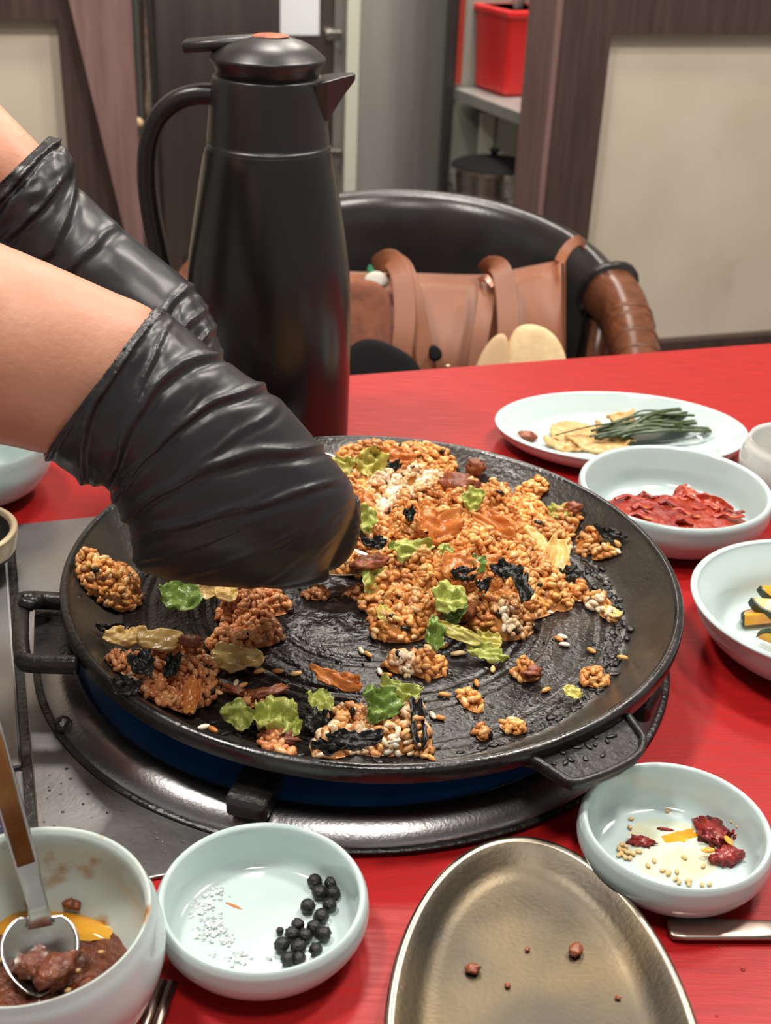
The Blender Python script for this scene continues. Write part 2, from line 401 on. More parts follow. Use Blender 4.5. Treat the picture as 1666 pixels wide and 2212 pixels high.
q = [(up_(pts[0], pts[3], 1.05), 2.42), (pts[1][0], 2.42), (pts[1][0], 0), (pts[2][0] - .012, 0), (pts[3][0] - .005, pts[3][1]), (up_(pts[0], pts[3], 1.05), 1.05)]
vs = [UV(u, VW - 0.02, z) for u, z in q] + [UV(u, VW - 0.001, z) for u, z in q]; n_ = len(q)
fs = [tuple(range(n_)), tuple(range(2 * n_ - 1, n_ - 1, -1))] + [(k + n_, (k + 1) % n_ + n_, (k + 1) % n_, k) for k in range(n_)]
struct('casing_board', (np.array(vs), fs), M_WOODL, wl)  # added tapered board; its sloped edge stands for a light edge on the post

# downlight housings round the lamps, the added kitchen lamp included
for (x, y, z, e, r) in LAMPS:
    li = empty('downlight', (x, y, z), 'round recessed ceiling downlight over the table' , 'light', 'ceiling downlights')
    v, f = lathe([(r * 1.02, 0.004), (r * 1.18, 0.0), (r * 1.18, 2.42 - z), (r * 1.02, 2.42 - z)], 40, (x, y, z))
    obj('trim_ring', v, f + [], M_FIX, li)

# ------------------------------------------------------------------ table
TU0, TU1, TV0, TV1 = -0.42, 1.15, 0.05, 1.027
tb = empty('dining_table', UV(.3, .5, 0), 'red lacquered dining table with a built-in steel burner plate', 'table')
o = obj('table_top', *ubox(TU0, TU1, TV0, TV1, T - 0.035, T), M_RED, tb, smooth=False); bevel(o, 0.003)
obj('apron', *ubox(TU0 + .05, TU1 - .05, TV0 + .05, TV1 - .05, T - 0.09, T - 0.0355), M_EDGE, tb, smooth=False)
for u in (TU0 + .08, TU1 - .14):
    for v_ in (TV0 + .08, TV1 - .14):
        obj('leg', *ubox(u, u + .06, v_, v_ + .06, 0.0, T - 0.09), M_EDGE, tb, smooth=False)
# steel plates let into the table
SP = tb
o = obj('steel_plate', *ubox(-0.012, 0.136, 0.437, 0.797, T, T + 0.0022), M_STEEL, SP, smooth=False); bevel(o, .001)
o = obj('steel_plate', *ubox(-0.30, -0.0165, 0.532, 0.797, T, T + 0.0034), M_STEEL, SP, smooth=False); bevel(o, .002)
o = obj('steel_plate', *ubox(-0.30, -0.0165, 0.437, 0.529, T, T + 0.0022), M_STEEL, SP, smooth=False); bevel(o, .001)
obj('base_plate', *ubox(-0.302, -0.0, 0.435, 0.799, T, T + 0.0009), M_IRON, SP, smooth=False)
lb = obj('control_label', *ubox(-0.09, -0.024, 0.462, 0.496, T + 0.0023, T + 0.0032), M_NAVY, SP, smooth=False)
def text(name, body, size, loc, rz, m, parent, ext=0.0002):
    cu = bpy.data.curves.new('t', 'FONT'); cu.body = body; cu.size = size; cu.extrude = ext
    to = bpy.data.objects.new('t', cu); COL.objects.link(to)
    dg = bpy.context.evaluated_depsgraph_get(); me = bpy.data.meshes.new_from_object(to.evaluated_get(dg))
    bpy.data.objects.remove(to)
    R_ = np.array(Matrix.Rotation(rz, 3, 'Z'))
    v = np.array([tuple(q.co) for q in me.vertices]) @ R_.T + np.array(loc); f = [tuple(p.vertices) for p in me.polygons]
    return obj(name, v, f, m, parent, smooth=False)
text('lettering', 'SE', 0.008, UV(-0.036, 0.487, T + 0.0033), YAW, M_PRINT, lb)

# ------------------------------------------------------------------ burner
RC = np.array([-0.0157, 0.6352])
bn = empty('tabletop_burner', (RC[0], RC[1], T + .0023), 'round steel gas burner ring with black trivet under the pan', 'burner')
prof = [(0.1635, 0.004), (0.1645, 0.011), (0.167, 0.0122), (0.176, 0.0105), (0.1835, 0.0055), (0.1855, 0.0025), (0.1855, 0.0023)]
obj('steel_ring', *lathe(prof, 128, (RC[0], RC[1], T)), M_RING, bn)
obj('gasket', *lathe([(0.1850, 0.0035), (0.1878, 0.0034), (0.1886, 0.0023), (0.1850, 0.0023)], 128, (RC[0], RC[1], T)), M_IRON, bn)
obj('drip_bowl', *lathe([(0.0, 0.0045), (0.10, 0.0045), (0.15, 0.0052), (0.1636, 0.0085), (0.1636, 0.0023)], 96, (RC[0], RC[1], T)), M_BLUE, bn)
obj('burner_head', *lathe([(0.0, 0.016), (0.045, 0.016), (0.055, 0.013), (0.06, 0.0047)], 48, (RC[0], RC[1], T)), M_IRON, bn)
tr = obj('trivet_ring', *lathe([(0.100, 0.0125), (0.100, 0.0185), (0.112, 0.0185), (0.112, 0.0125), (0.100, 0.0125)], 64, (RC[0], RC[1], T)), M_IRON, bn)
def trivet_arm(px, py, w=0.0105, zt=0.029):
    e = P(px, py, 0.02)[:2]; d = e - RC; L_ = np.linalg.norm(d); d /= L_; s = np.array([-d[1], d[0]])
    vs = []
    for (a, z0, z1, ww) in ((0.095, .0125, .0185, .006), (L_ - .03, .0125, .019, w * .7), (L_ - .022, .0125, zt * .82, w), (L_, .0125, zt * .82, w), (L_ + .003, .0135, zt * .7, w * .85)):
        for sg in (-1, 1):
            for z in (z0, z1):
                q = RC + d * a + s * sg * ww; vs.append((q[0], q[1], T + z))
    fs = []
    for i in range(4):
        a = i * 4
        fs += [(a, a + 4, a + 5, a + 1), (a + 2, a + 3, a + 7, a + 6), (a + 1, a + 5, a + 7, a + 3), (a, a + 2, a + 6, a + 4)]
    fs += [(0, 1, 3, 2), (16, 18, 19, 17)]
    o = obj('trivet_arm', vs, fs, M_IRON, bn, smooth=False); bevel(o, 0.0015)
trivet_arm(533, 1738); trivet_arm(1408, 1512, w=.013); 
for a in (100, 20, 170):
    q = RC + 0.150 * np.array([math.cos(math.radians(a)), math.sin(math.radians(a))])
    v, f = tube([(RC[0] + (q[0] - RC[0]) * .65, RC[1] + (q[1] - RC[1]) * .65, T + .0155), (q[0], q[1], T + .0155)], (.006, .003), 8, sq=.6)
    obj('trivet_arm', v, f, M_IRON, bn)
sp_ = P(136, 1567, .005)
obj('screw_knob', *lump(sp_, (.0045, .0055, .0055), 0, 3, .2), M_IRON, bn)
sp_ = P(742, 1832, .003)

# ------------------------------------------------------------------ pan
PC = np.array([-0.0054, 0.6352]); PZ = 0.0505; SX, SY = -0.0048, 0.0198
def pz(x, y): return T + PZ + SX * (x - PC[0]) + SY * (y - PC[1])      # rim plane
FD = 0.0235                                                           # floor below the rim
def PP(px, py, h=0.0):                      # point on the pan floor (+h)
    d = ray(px, py); t0 = 0.45
    def g(t):
        p = CAM + d * t; return p[2] - floor_clamp(p[0], p[1]) - h
    t = t0
    while g(t) > 0 and t < 1.2: t += .004
    a, b = t - .004, t
    for _ in range(12):
        m_ = (a + b) / 2
        if g(m_) > 0: a = m_
        else: b = m_
    return CAM + d * b
def floor_z(x, y): return T + PZ - FD + SX * (x - PC[0]) + SY * (y - PC[1])
def floor_clamp(x, y):                      # floor plus the sloping wall
    r = math.hypot(x - PC[0], y - PC[1]); z = floor_z(x, y)
    if r > .1475: z += min((r - .1475) * .83, FD - .001)
    return z
def tiltpan(v):
    v = np.array(v); v[:, 2] += SX * (v[:, 0] - PC[0]) + SY * (v[:, 1] - PC[1]); return v
pc3 = (PC[0], PC[1], T + PZ)
pan = empty('frying_pan', (PC[0], PC[1], T + 0.019), 'large round black cast-iron pan on the burner with two tab handles', 'pan')
# floor disc with concentric grooves
rs = np.linspace(0, 0.1465, 150); prof = []
for r in rs:
    g = 0.0
    for r0, am in ((0.060, .0007), (0.066, .0007), (0.092, .0009), (0.099, .0009), (0.106, .0009), (0.132, .0007), (0.138, .0007)):
        g -= am * math.exp(-((r - r0) / 0.0017) ** 2)
    prof.append((r, -FD + g))
v, f = lathe(prof, 160, pc3)
for k in range(len(v)):
    v[k, 2] += 0.0005 * nz(v[k], 90) + 0.0004 * nz(v[k], 260, 2)
obj('pan_floor', tiltpan(v), f, M_PANFL, pan)
prof = smooth_prof([(0.1465, -FD), (0.152, -FD + .0015), (0.160, -FD + .008), (0.1715, -0.004), (0.1745, -0.0008)], 5)
v, f = lathe(prof, 160, pc3)
for k in range(len(v)): v[k, 2] += 0.0004 * nz(v[k], 120)
obj('pan_wall', tiltpan(v), f, M_PANIN, pan)
prof = smooth_prof([(0.1745, -0.0008), (0.1765, 0.0006), (0.1795, -0.0006), (0.1802, -0.004), (0.1795, -0.0085)], 4) + \
    smooth_prof([(0.1785, -0.0095), (0.170, -0.0135), (0.156, -0.0235), (0.140, -0.0300), (0.10, -0.0305), (0.0, -0.0305)], 4)
v, f = lathe(prof, 160, pc3)
obj('pan_body', tiltpan(v), f, mat('oily_black_iron', (0.009, 0.009, 0.0095), (0.016, 0.015, 0.014), scale=50, rough=0.16, rough2=0.34, bump=0.18, bscale=300, spec=0.6), pan)
# right front tab handle
def slab(px_pts, z0, zt, name, lip=0.0016):
    pts = [P(x, y, z0)[:2] for x, y in px_pts]
    v, f = poly_prism(pts, T + z0 - zt, T + z0)
    o = obj(name, v, f, M_IRON, pan, smooth=False); bevel(o, 0.002, 3); return o
hp = [(1105, 1628), (1155, 1640), (1205, 1672), (1235, 1688), (1275, 1682), (1340, 1655), (1380, 1628), (1390, 1598), (1380, 1578), (1345, 1530), (1300, 1540), (1200, 1590)]
h1 = slab(hp, 0.0405, 0.007, 'tab_handle')
path = [P(x, y, 0.0415) for x, y in hp[:10]]
v, f = tube(spline(path, 4), 0.0020, 8); obj('raised_edge', v, f, M_IRON, h1)
for k in range(14):
    a, b = random.random(), random.random()
    x = 1190 + 180 * a; y = 1655 - 75 * a + (b - .5) * 50
    v, f = lump(P(x, y, 0.041), (.0012 + .002 * random.random(), .0012, .0005), random.random() * 3, k, .4, sub=2)
    obj('burnt_crust', v, f, M_IRON, h1)
# left loop handle
lh = [(175, 1302), (60, 1296), (48, 1310), (44, 1360), (48, 1415), (62, 1432), (170, 1436)]
path = spline([P(x, y, 0.040) for x, y in lh], 6)
v, f = tube(path, (0.0045, 0.005), 10, sq=.7); h2 = obj('loop_handle', v, f, M_IRON, pan)
v, f = poly_prism([P(x, y, .033)[:2] for x, y in [(165, 1308), (75, 1306), (72, 1425), (175, 1430)]], T + .0295, T + .033)
obj('handle_web', v, f, M_IRON, h2, smooth=False)
for k, (x, y) in enumerate([(70, 1300), (62, 1293), (80, 1296), (58, 1305)]):
    v, f = lump(P(x, y, .045), (.005, .004, .004), k, k, .4, sub=2); obj('burnt_crust', v, f, M_IRON, h2)

# ------------------------------------------------------------------ bowls
def bowl(name, label, c, r, h, m, rb=None, bulge=1.06, wall=0.0035, foot=0.6, cat='bowl', sx=1, sy=1, rot=0, flat=0.66, m_in=None):
    """c = centre on the table; r = radius of the rim crest"""
    c = np.array([c[0], c[1], T]) if len(c) == 2 else np.array(c)
    e = empty(name, c, label, cat)
    out = smooth_prof([(r * foot * .96, 0.0), (r * foot, 0.0006), (r * (foot * .35 + bulge * .65), h * .22), (r * bulge, h * .56), (r * (bulge * .5 + .52), h * .84), (r * 1.016, h * .955), (r * .995, h)], 5)
    inn = smooth_prof([(r * .995, h), (r * .962, h * .98), (r * .94, h * .90), (r * (bulge - .125), h * .56), (r * (flat + .16), h * .23), (r * flat, h * .13), (r * .3, h * .115), (0, h * .115)], 5)
    v, f = lathe([(0, 0.0012)] + [(r * foot * .9, 0.0012)] + out, 72, c, sx, sy, rot); obj('body', v, f, m, e)
    v, f = lathe(inn, 72, c, sx, sy, rot); obj('well', v, f, m_in or m, e)
    return e, c, h * .115
HS = .0255; SB = P(567, 1928, HS)[:2]; e_salt, c_salt, f_salt = bowl('salt_dish', 'pale celadon dish holding coarse salt and black peppercorns', SB, 0.0440, HS, M_CEL, bulge=1.04, flat=.72, foot=.66)
QB = P(1462, 1775, .027)[:2]; e_seas, c_seas, f_seas = bowl('seasoning_dish', 'pale celadon dish with red chili paste, oil and sesame seeds', QB, 0.0434, .027, M_CEL, bulge=1.04, flat=.70, foot=.66)
KB = np.array([0.2043, 0.7947]); e_kim, c_kim, f_kim = bowl('kimchi_dish', 'pale glazed bowl of red kimchi beside the pan', KB, 0.0665, 0.035, M_CEL, bulge=1.01, flat=.68, foot=.66)
AB = P(62, 1965, .058)[:2]; e_ssam, c_ssam, f_ssam = bowl('paste_bowl', 'deep celadon bowl of dark soybean paste with a spoon in it', AB, 0.0465, 0.058, M_CEL, bulge=1.09, flat=.62, foot=.6, m_in=M_CELST)
CB = np.array([0.304, 0.853]); bowl('teacup', 'small white cup behind the kimchi bowl at the right edge', CB, 0.0345, 0.047, M_WHITEG, bulge=1.14, flat=.6, foot=.9, cat='cup')
ZB = P(1775, 1300, .035)[:2]; e_z, c_z, f_z = bowl('zucchini_dish', 'white shallow bowl with seasoned zucchini slices at the right edge', ZB, 0.076, 0.036, M_CEL, bulge=.93, flat=.56, foot=.5)
LB = P(-62, 985, .03)[:2]; bowl('side_bowl', 'pale celadon bowl under the forearm at the left edge', LB, 0.055, 0.045, M_CEL, bulge=1.02, flat=.6, foot=.5)
GB = P(1342, 922, .018)[:2]; e_g, c_g, f_g = bowl('oval_plate', 'oval celadon plate with pickled mushroom and green stems', GB, 0.101, 0.020, M_CEL, bulge=.97, flat=.58, foot=.60, cat='plate', sy=.70, rot=.02)
# small steel sauce dish at the left edge
LD = P(-98, 1148, .028)[:2]
e = empty('stone_dish', (LD[0], LD[1], T + .0035), 'round dark dish with a beige rim on the steel plate at the left edge', 'dish')
prof = smooth_prof([(0.0, 0.002), (0.022, 0.002), (0.030, 0.008), (0.0345, 0.024), (0.0365, 0.0255), (0.038, 0.024), (0.036, 0.012), (0.028, 0.0), (0.0, 0.0)], 4)
obj('rim', *lathe([q for q in smooth_prof([(0.0338, .0235), (0.0355, .0262), (0.0382, .0258), (0.039, .0235), (0.037, .012)], 4)], 56, (LD[0], LD[1], T + .0035)), mat('beige_rim', lin((190, 172, 140)), rough=.35, metal=.3), e)
obj('body', *lathe(smooth_prof([(0.0, .004), (.026, .005), (.0325, .012), (.0338, .0235)], 5), 56, (LD[0], LD[1], T + .0035)), mat('dark_stone', (0.05, 0.05, 0.045), (0.03, 0.03, 0.028), scale=80, rough=.4, bump=.3), e)
obj('foot', *lathe(smooth_prof([(.037, .012), (.030, .002), (.026, 0.0), (0, 0.0)], 5), 56, (LD[0], LD[1], T + .0035)), M_IRON, e)

# ------------------------------------------------------------------ brass tray
e = empty('brass_tray', (*P(1150, 2150, 0)[:2], T), 'oval tarnished brass tray with a raised rim at the front', 'tray')
tc = np.array([0.071, 0.345]); L1, L2, wd_ = 0.108, 0.115, 0.0625
def tray_ring(k, z, n=96):
    out = []
    for i in range(n):
        a = 2 * math.pi * i / n
        y = math.sin(a); x = math.cos(a)
        ly = (L1 if y > 0 else L2); ww = wd_ * (1 - 0.06 * max(0, y))
        px = math.copysign(abs(x) ** 1.0, x) * ww; py = y * ly
        s = math.hypot(px, py); kk = (s + k) / s
        px, py = px * kk, py * kk
        th = math.radians(1.0); out.append((tc[0] + px * math.cos(th) + py * math.sin(th) * .2, tc[1] + py, T + z))
    return out
def ringloft(rings, close_last=True):
    n = len(rings[0]); vs = [p for r in rings for p in r]; fs = []
    for i in range(len(rings) - 1):
        for k in range(n):
            k2 = (k + 1) % n; fs.append((i * n + k, i * n + k2, (i + 1) * n + k2, (i + 1) * n + k))
    if close_last: fs.append(tuple((len(rings) - 1) * n + k for k in range(n)))
    return np.array(vs), fs
v, f = ringloft([tray_ring(-.0035, .0125), tray_ring(-.007, .0110), tray_ring(-.012, .0075), tray_ring(-.017, .0052), tray_ring(-.022, .0045), tray_ring(-.03, .0042), tray_ring(-.045, .0042)])
obj('basin', v, f, M_BRASS, e)
v, f = ringloft([tray_ring(-.0035, .0125), tray_ring(-.0018, .0133), tray_ring(0, .0128), tray_ring(.0006, .0112), tray_ring(-.0005, .0098)], False)
obj('rim', v, f, M_BRASSR, e)
v, f = ringloft([tray_ring(-.0005, .0098), tray_ring(-.008, .004), tray_ring(-.018, .0006), tray_ring(-.03, 0.0)])
obj('underside', v, f, M_BRASSR, e)
for k, (x, y, s) in enumerate([(1022, 2093, .0032), (1245, 2052, .0036), (1097, 2128, .0014), (1335, 2155, .0012), (1140, 2050, .0012)]):
    big = s > .002
    lab = ['reddish meat crumb with oil drops left of the tray centre', 'reddish meat crumb right of the tray centre', 'tiny dark crumb near the tray bottom', 'tiny dark crumb at the right of the tray', 'tiny dark crumb in the middle of the tray'][k]
    v, f = lump(P(x, y, .0045 + s * .5), (s, s * .8, s * .6), k, k + 20, .4)
    tag(obj('meat_crumb', v, f, M_MEAT), lab, 'crumb', 'crumbs on the brass tray')

# ------------------------------------------------------------------ cutlery on the table
a = P(1442, 2006, .003); b = P(1800, 2012, .003)
path = [a, a + (b - a) * .02, a + (b - a) * .1, a + (b - a) * .5, b]
v, f = tube(path, [(.004, .001), (.0058, .0014), (.0064, .0016), (.0058, .0016), (.005, .0016)], 14, sq=.6)
tag(obj('cutlery_handle', v, f, M_COPPER), 'flat stained metal cutlery handle below the seasoning dish', 'cutlery')
for k, (x0, y0, x1, y1) in enumerate([(352, 2120, 285, 2280), (373, 2122, 318, 2280)]):
    a = P(x0, y0, .0025); b = P(x1, y1, .0025)
    v, f = tube([a, a + (b - a) * .5, b + (b - a) * .6], [(.0021, .0016), (.0023, .0017), (.0026, .0018)], 8, sq=.5)
    tag(obj('chopstick', v, f, M_COPPER), ['steel chopstick lying at the bottom edge, nearer the paste bowl', 'steel chopstick lying at the bottom edge, nearer the salt dish'][k], 'chopstick', 'pair of steel chopsticks')

# ------------------------------------------------------------------ spoon in the paste bowl
def spoon(name, label, base, d, L, bl, bw, nrm, m=M_CHROME, inlay=None, hw=0.0052, group=None, bdir=None, ist=.022, dep0=.0075):
    """base: bowl-handle joint; d: direction of the handle; bowl extends to -d; nrm: up side of the bowl"""
    d = np.array(d, float); d /= np.linalg.norm(d); nrm = np.array(nrm, float); nrm -= d * (nrm @ d); nrm /= np.linalg.norm(nrm); s = np.cross(d, nrm)
    hn = nrm; bd_ = -d
    if bdir is not None:
        bd_ = np.array(bdir, float); bd_ /= np.linalg.norm(bd_); s = np.cross(-bd_, nrm); s /= np.linalg.norm(s); nrm = np.cross(s, -bd_)
    e = empty(name, base, label, 'spoon', group)
    n1, n2 = 17, 25; top = []
    for i in range(n2):
        t = i / (n2 - 1)                     # 0 joint -> 1 tip
        w = bw / 2 * (math.sin(math.pi * min(1, max(0, (t * .93 + .07))) ** 0.8)) ** .65 if t < 1 else 0.0
        w = max(w, .0028 if t < .15 else 0.0004)
        for j in range(n1):
            a = 2 * j / (n1 - 1) - 1
            dep = -dep0 * (1 - a * a) * math.sin(math.pi * min(1, t * .95 + .03)) ** .8
            top.append(np.array(base) + bd_ * (t * bl) + s * (a * w) + nrm * (dep))
    top = np.array(top); vs = np.concatenate([top, top - nrm * .0009]); q = n1 * n2; fs = []
    for i in range(n2 - 1):
        for j in range(n1 - 1):
            a = i * n1 + j; fs.append((a, a + 1, a + n1 + 1, a + n1)); fs.append((q + a, q + a + n1, q + a + n1 + 1, q + a + 1))
    bd = [j for j in range(n1)] + [i * n1 + n1 - 1 for i in range(1, n2)] + [(n2 - 1) * n1 + j for j in range(n1 - 2, -1, -1)] + [i * n1 for i in range(n2 - 2, 0, -1)]
    for k in range(len(bd)):
        a, b = bd[k], bd[(k + 1) % len(bd)]; fs.append((b, a, q + a, q + b))
    obj('spoon_bowl', vs, fs, m, e)
    b0 = np.array(base)
    nrm = hn; path = [b0 + bd_ * .005 - nrm * .0010, b0 + d * .004, b0 + d * (ist - .008), b0 + d * ist, b0 + d * L]
    v, f = tube(path, [(.005, .0009), (.0040, .0012), (hw * .82, .0015), (hw, .0019), (hw * 1.15, .0019)], 12, sq=.45, upv=nrm)
    h = obj('handle', v, f, m, e)
    if inlay:
        path = [b0 + d * ist + nrm * .0017, b0 + d * (L - .006) + nrm * .0017]
        v, f = tube(path, [(hw * .74, .0007), (hw * .9, .0007)], 12, sq=.4, upv=nrm); obj('inlay', v, f, inlay, h)
    return e
jb = P(88, 1978, .036); tip = P(84, 2152, .021); rimp = P(37, 1795, .0665)
d_ = rimp - jb; bl_ = np.linalg.norm(tip - jb)
spoon('paste_spoon', 'steel spoon with bronze inlaid handle standing in the paste bowl', jb, d_, .150, bl_, .031, (0.15, -.6, .75), inlay=M_GOLDW, hw=.0050, bdir=tip - jb)

# paste, oil, crumbs in that bowl
cz = np.array([AB[0], AB[1], T + 0.0155])
v, f = puddle(cz, .0400, .0400, .0022, 3, 0, .05, 64, 16, .0035, 140)
tag(obj('soybean_paste', v, f, M_PASTE), 'glossy dark brown soybean paste with seeds filling the bowl', 'paste')
cy = P(92, 1998, .0165)
v, f = puddle(cy, .029, .0085, .0030, 5, -.12, .2); tag(obj('oil_pool', v, f, M_OIL), 'yellow oil film along the back of the paste', 'oil')
for k, (x, y, s) in enumerate([(150, 1952, .0032), (160, 1945, .0026), (165, 1955, .0026)]):
    v, f = lump(P(x, y, .021), (s, s * .8, s * .7), k, k + 40, .3)
    tag(obj('bean_crumb', v, f, M_MEAT), 'soybean crumb stuck to the inner wall of the paste bowl', 'crumb', 'soybean crumbs on the bowl wall')
for k, (x, y, s) in enumerate([(72, 2085, .0085), (120, 2095, .0095), (85, 2060, .004)]):
    v, f = lump(P(x, y, .0255), (s, s * .75, s * .55), k, k + 50, .4, 2.6)
    tag(obj('paste_lump', v, f, M_PASTE), ['lump of bean paste at the left in the spoon', 'larger lump of bean paste at the right in the spoon', 'small pointed shred of paste on the spoon'][k], 'paste', 'paste scooped on the spoon')
# seeds on the paste
for k in range(26):
    a, r = random.random() * 6.28, .034 * math.sqrt(random.random())
    q = cz + np.array([math.cos(a) * r, math.sin(a) * r, .0035])
    v, f = lump(q, (.0016, .0010, .0008), random.random() * 3, k, .1, sub=1)
    tag(obj('sesame_seed', v, f, M_SESAME if k % 3 else M_ZSKIN), 'sesame seed stuck in the brown soybean paste', 'seed', 'seeds in the soybean paste')

# ------------------------------------------------------------------ salt and peppercorns
pcs = [(1360, 410, 1), (1433, 420, 1), (1380, 458, 1), (1440, 462, 1), (1330, 517, 1), (1423, 512, .95), (1388, 560, .98), (1287, 598, .85), (1357, 608, .95), (1262, 638, .95), (1318, 645, .95),
       (1398, 638, 1), (1218, 683, 1), (1290, 695, 1), (1365, 703, .85), (1243, 745, .9), (1292, 742, .85), (1210, 624, .5), (1468, 455, .6)]
fz = HS * .115
pm_ = []
for s in range(4):
    v, f = lump((0, 0, 0), (.00305, .0030, .0029), 0, s + 60, .20, 3.4)
    v[:, 2] -= v[:, 2].min(); pm_.append((v * 1.12, f))
for k, (x, y, s) in enumerate(pcs):
    q = P(x / 2, 1700 + y / 2, fz + .003 * s); q[2] = T + fz + .0001
    v, f = pm_[k % 4]; R_ = np.array(Matrix.Rotation(k * 1.7, 3, 'Z'))
    o = tag(obj('peppercorn', (v * s) @ R_.T + q, f, M_PEPPER), 'wrinkled black peppercorn in the salt dish', 'peppercorn', 'black peppercorns in the salt dish')
def grains_cube(points, s):
    vs, fs = [], []
    for p in points:
        R_ = np.array(Euler((random.random() * 6, random.random() * 6, random.random() * 6)).to_matrix()); k = len(vs)
        ss = s * (.5 + random.random())
        v, f = box(-ss, ss, -ss * .8, ss * .8, -ss * .7, ss * .7)
        vs += list(v @ R_.T + p); fs += [tuple(i + k for i in q) for q in f]
    return np.array(vs), fs
sp = []
for (x, y, rx, ry, n) in [(850, 375, 40, 50, 22), (900, 440, 70, 60, 130), (870, 520, 60, 60, 90), (920, 620, 80, 60, 150), (985, 660, 30, 30, 35), (1035, 740, 45, 28, 45), (830, 460, 30, 60, 25), (917, 725, 15, 10, 6), (1090, 745, 14, 10, 4), (1180, 740, 20, 10, 5)]:
    for _ in range(n):
        q = P((x + random.gauss(0, rx * .5)) / 2, 1700 + (y + random.gauss(0, ry * .5)) / 2, fz); q[2] += .0002 + .0008 * random.random(); sp.append(q)
v, f = grains_cube(sp[::2], .0006)
tag(obj('salt_grains', v, f, M_SALT, smooth=False), 'scattered coarse white salt in the dish with peppercorns', 'salt', kind='stuff')
v, f = puddle(P(505, 1957, fz), .0045, .0008, .0005, 8, -.45, .3); tag(obj('sauce_smear', v, f, M_KIM), 'small orange sauce smear beside the salt', 'sauce')

# ------------------------------------------------------------------ seasoning dish contents
def SQ(x, y): return 800 + x / 1.924, 1600 + y / 1.924
fz = .027 * .115
v, f = puddle(P(*SQ(1260, 440), fz), .0255, .0225, .0007, 11, .2, .22); tag(obj('oil_film', v, f, M_OILP), 'thin pale oil film spread in the seasoning dish', 'oil')
v, f = puddle(P(*SQ(1290, 400), fz + .0004), .011, .005, .0006, 14, .3, .5); tag(obj('chili_smear', v, f, M_OIL), 'orange chili oil smear in the middle of the seasoning dish', 'sauce')
for k, (x, y, sx_, sy_, sz_, rz) in enumerate([(1420, 380, .010, .0065, .0035, 1.9), (1490, 480, .0075, .005, .0035, .4), (1520, 385, .005, .004, .003, 1.2), (1125, 420, .0065, .003, .0018, -.1), (1225, 370, .004, .0012, .0008, -.1)]):
    v, f = lump(P(*SQ(x, y), fz + sz_ * .7), (sx_, sy_, sz_), rz, k + 70, .75, 3.4)
    tag(obj('chili_paste', v, f, M_CHILI), ['large clump of red chili paste at the right of the seasoning dish', 'dark chili clump with seeds nearest the dish rim', 'small chili clump at the far right of the seasoning dish', 'chili paste streak at the left of the seasoning dish', 'thin chili fleck in the middle of the seasoning dish'][k], 'paste', 'chili paste in the seasoning dish')
for k, (x, y, rz) in enumerate([(1405, 455, .1), (1490, 415, 1.9)]):
    v, f = lump(P(*SQ(x, y), fz + .0045), (.0035, .0017, .0009), rz, k + 90, .1); tag(obj('pumpkin_seed', v, f, M_ZFL), ['flat greenish seed at the lower left of the chili clump', 'flat greenish seed at the upper right of the chili clump'][k], 'seed', 'flat seeds on the chili paste')
ses = [(1085, 325), (1080, 360), (1237, 293), (1045, 432), (1035, 450), (1055, 455), (1045, 470), (1070, 465), (1060, 485), (1080, 488), (1090, 470), (1117, 462), (1035, 475), (1062, 440), (1155, 520), (1180, 500), (1215, 540), (1240, 552), (1275, 545),
       (1270, 575), (1285, 588), (1322, 585), (1325, 598), (1380, 600), (1410, 597), (1385, 522), (1305, 487), (1500, 378), (1525, 400)]
v0, f0 = lump((0, 0, 0), (.0018, .0011, .0008), 0, 5, .1, sub=2); v0[:, 2] -= v0[:, 2].min()
for k, (x, y) in enumerate(ses):
    q = P(*SQ(x, y), fz + .001); q[2] = T + fz + .0005
    if k >= 27: q[2] += .006
    R_ = np.array(Matrix.Rotation(random.random() * 3.1, 3, 'Z')); v = v0 @ R_.T * random.uniform(.85, 1.1) + q
    tag(obj('sesame_seed', v, f0, M_SESAME), 'toasted sesame seed in the seasoning dish', 'seed', 'sesame seeds in the seasoning dish')

# ------------------------------------------------------------------ kimchi, greens, zucchini
fk = .035 * .115
v, f = puddle((KB[0] - .001, KB[1] - .011, T + fk + .0065), .0535, .040, .0080, 31, -.1, .10, 64, 14, .002, 120)
tag(obj('kimchi_sauce', v, f, M_SAUCE), 'glossy red kimchi sauce pooled in the bowl', 'sauce')
for k, (x, y, w, l, rz, rx, cu, m_) in enumerate([(1500, 1085, .055, .026, -.25, .25, .010, M_KIMR), (1440, 1105, .040, .024, .3, .1, .008, M_KIMR), (1545, 1100, .034, .020, .5, -.2, .010, M_KIMR), (1480, 1125, .040, .018, -.1, .2, .006, M_SAUCE), (1390, 1090, .03, .02, .2, .1, .006, M_SAUCE)]):
    v, f = sheet(P(x, y, .0165), w * .9, l * .95, (rx, .1 * (k - 2), rz), k + 3, -cu, .004, .005, .3, thick=.0018)
    tag(obj('kimchi_piece', v, f, m_), ['broad pale-ribbed kimchi leaf on top of the bowl', 'folded red kimchi leaf at the left of the bowl', 'kimchi leaf curling up at the right of the bowl', 'dark red kimchi leaf at the near side of the bowl', 'dark red kimchi scrap at the far left of the bowl'][k], 'kimchi', 'kimchi pieces in the bowl')
random.seed(21)
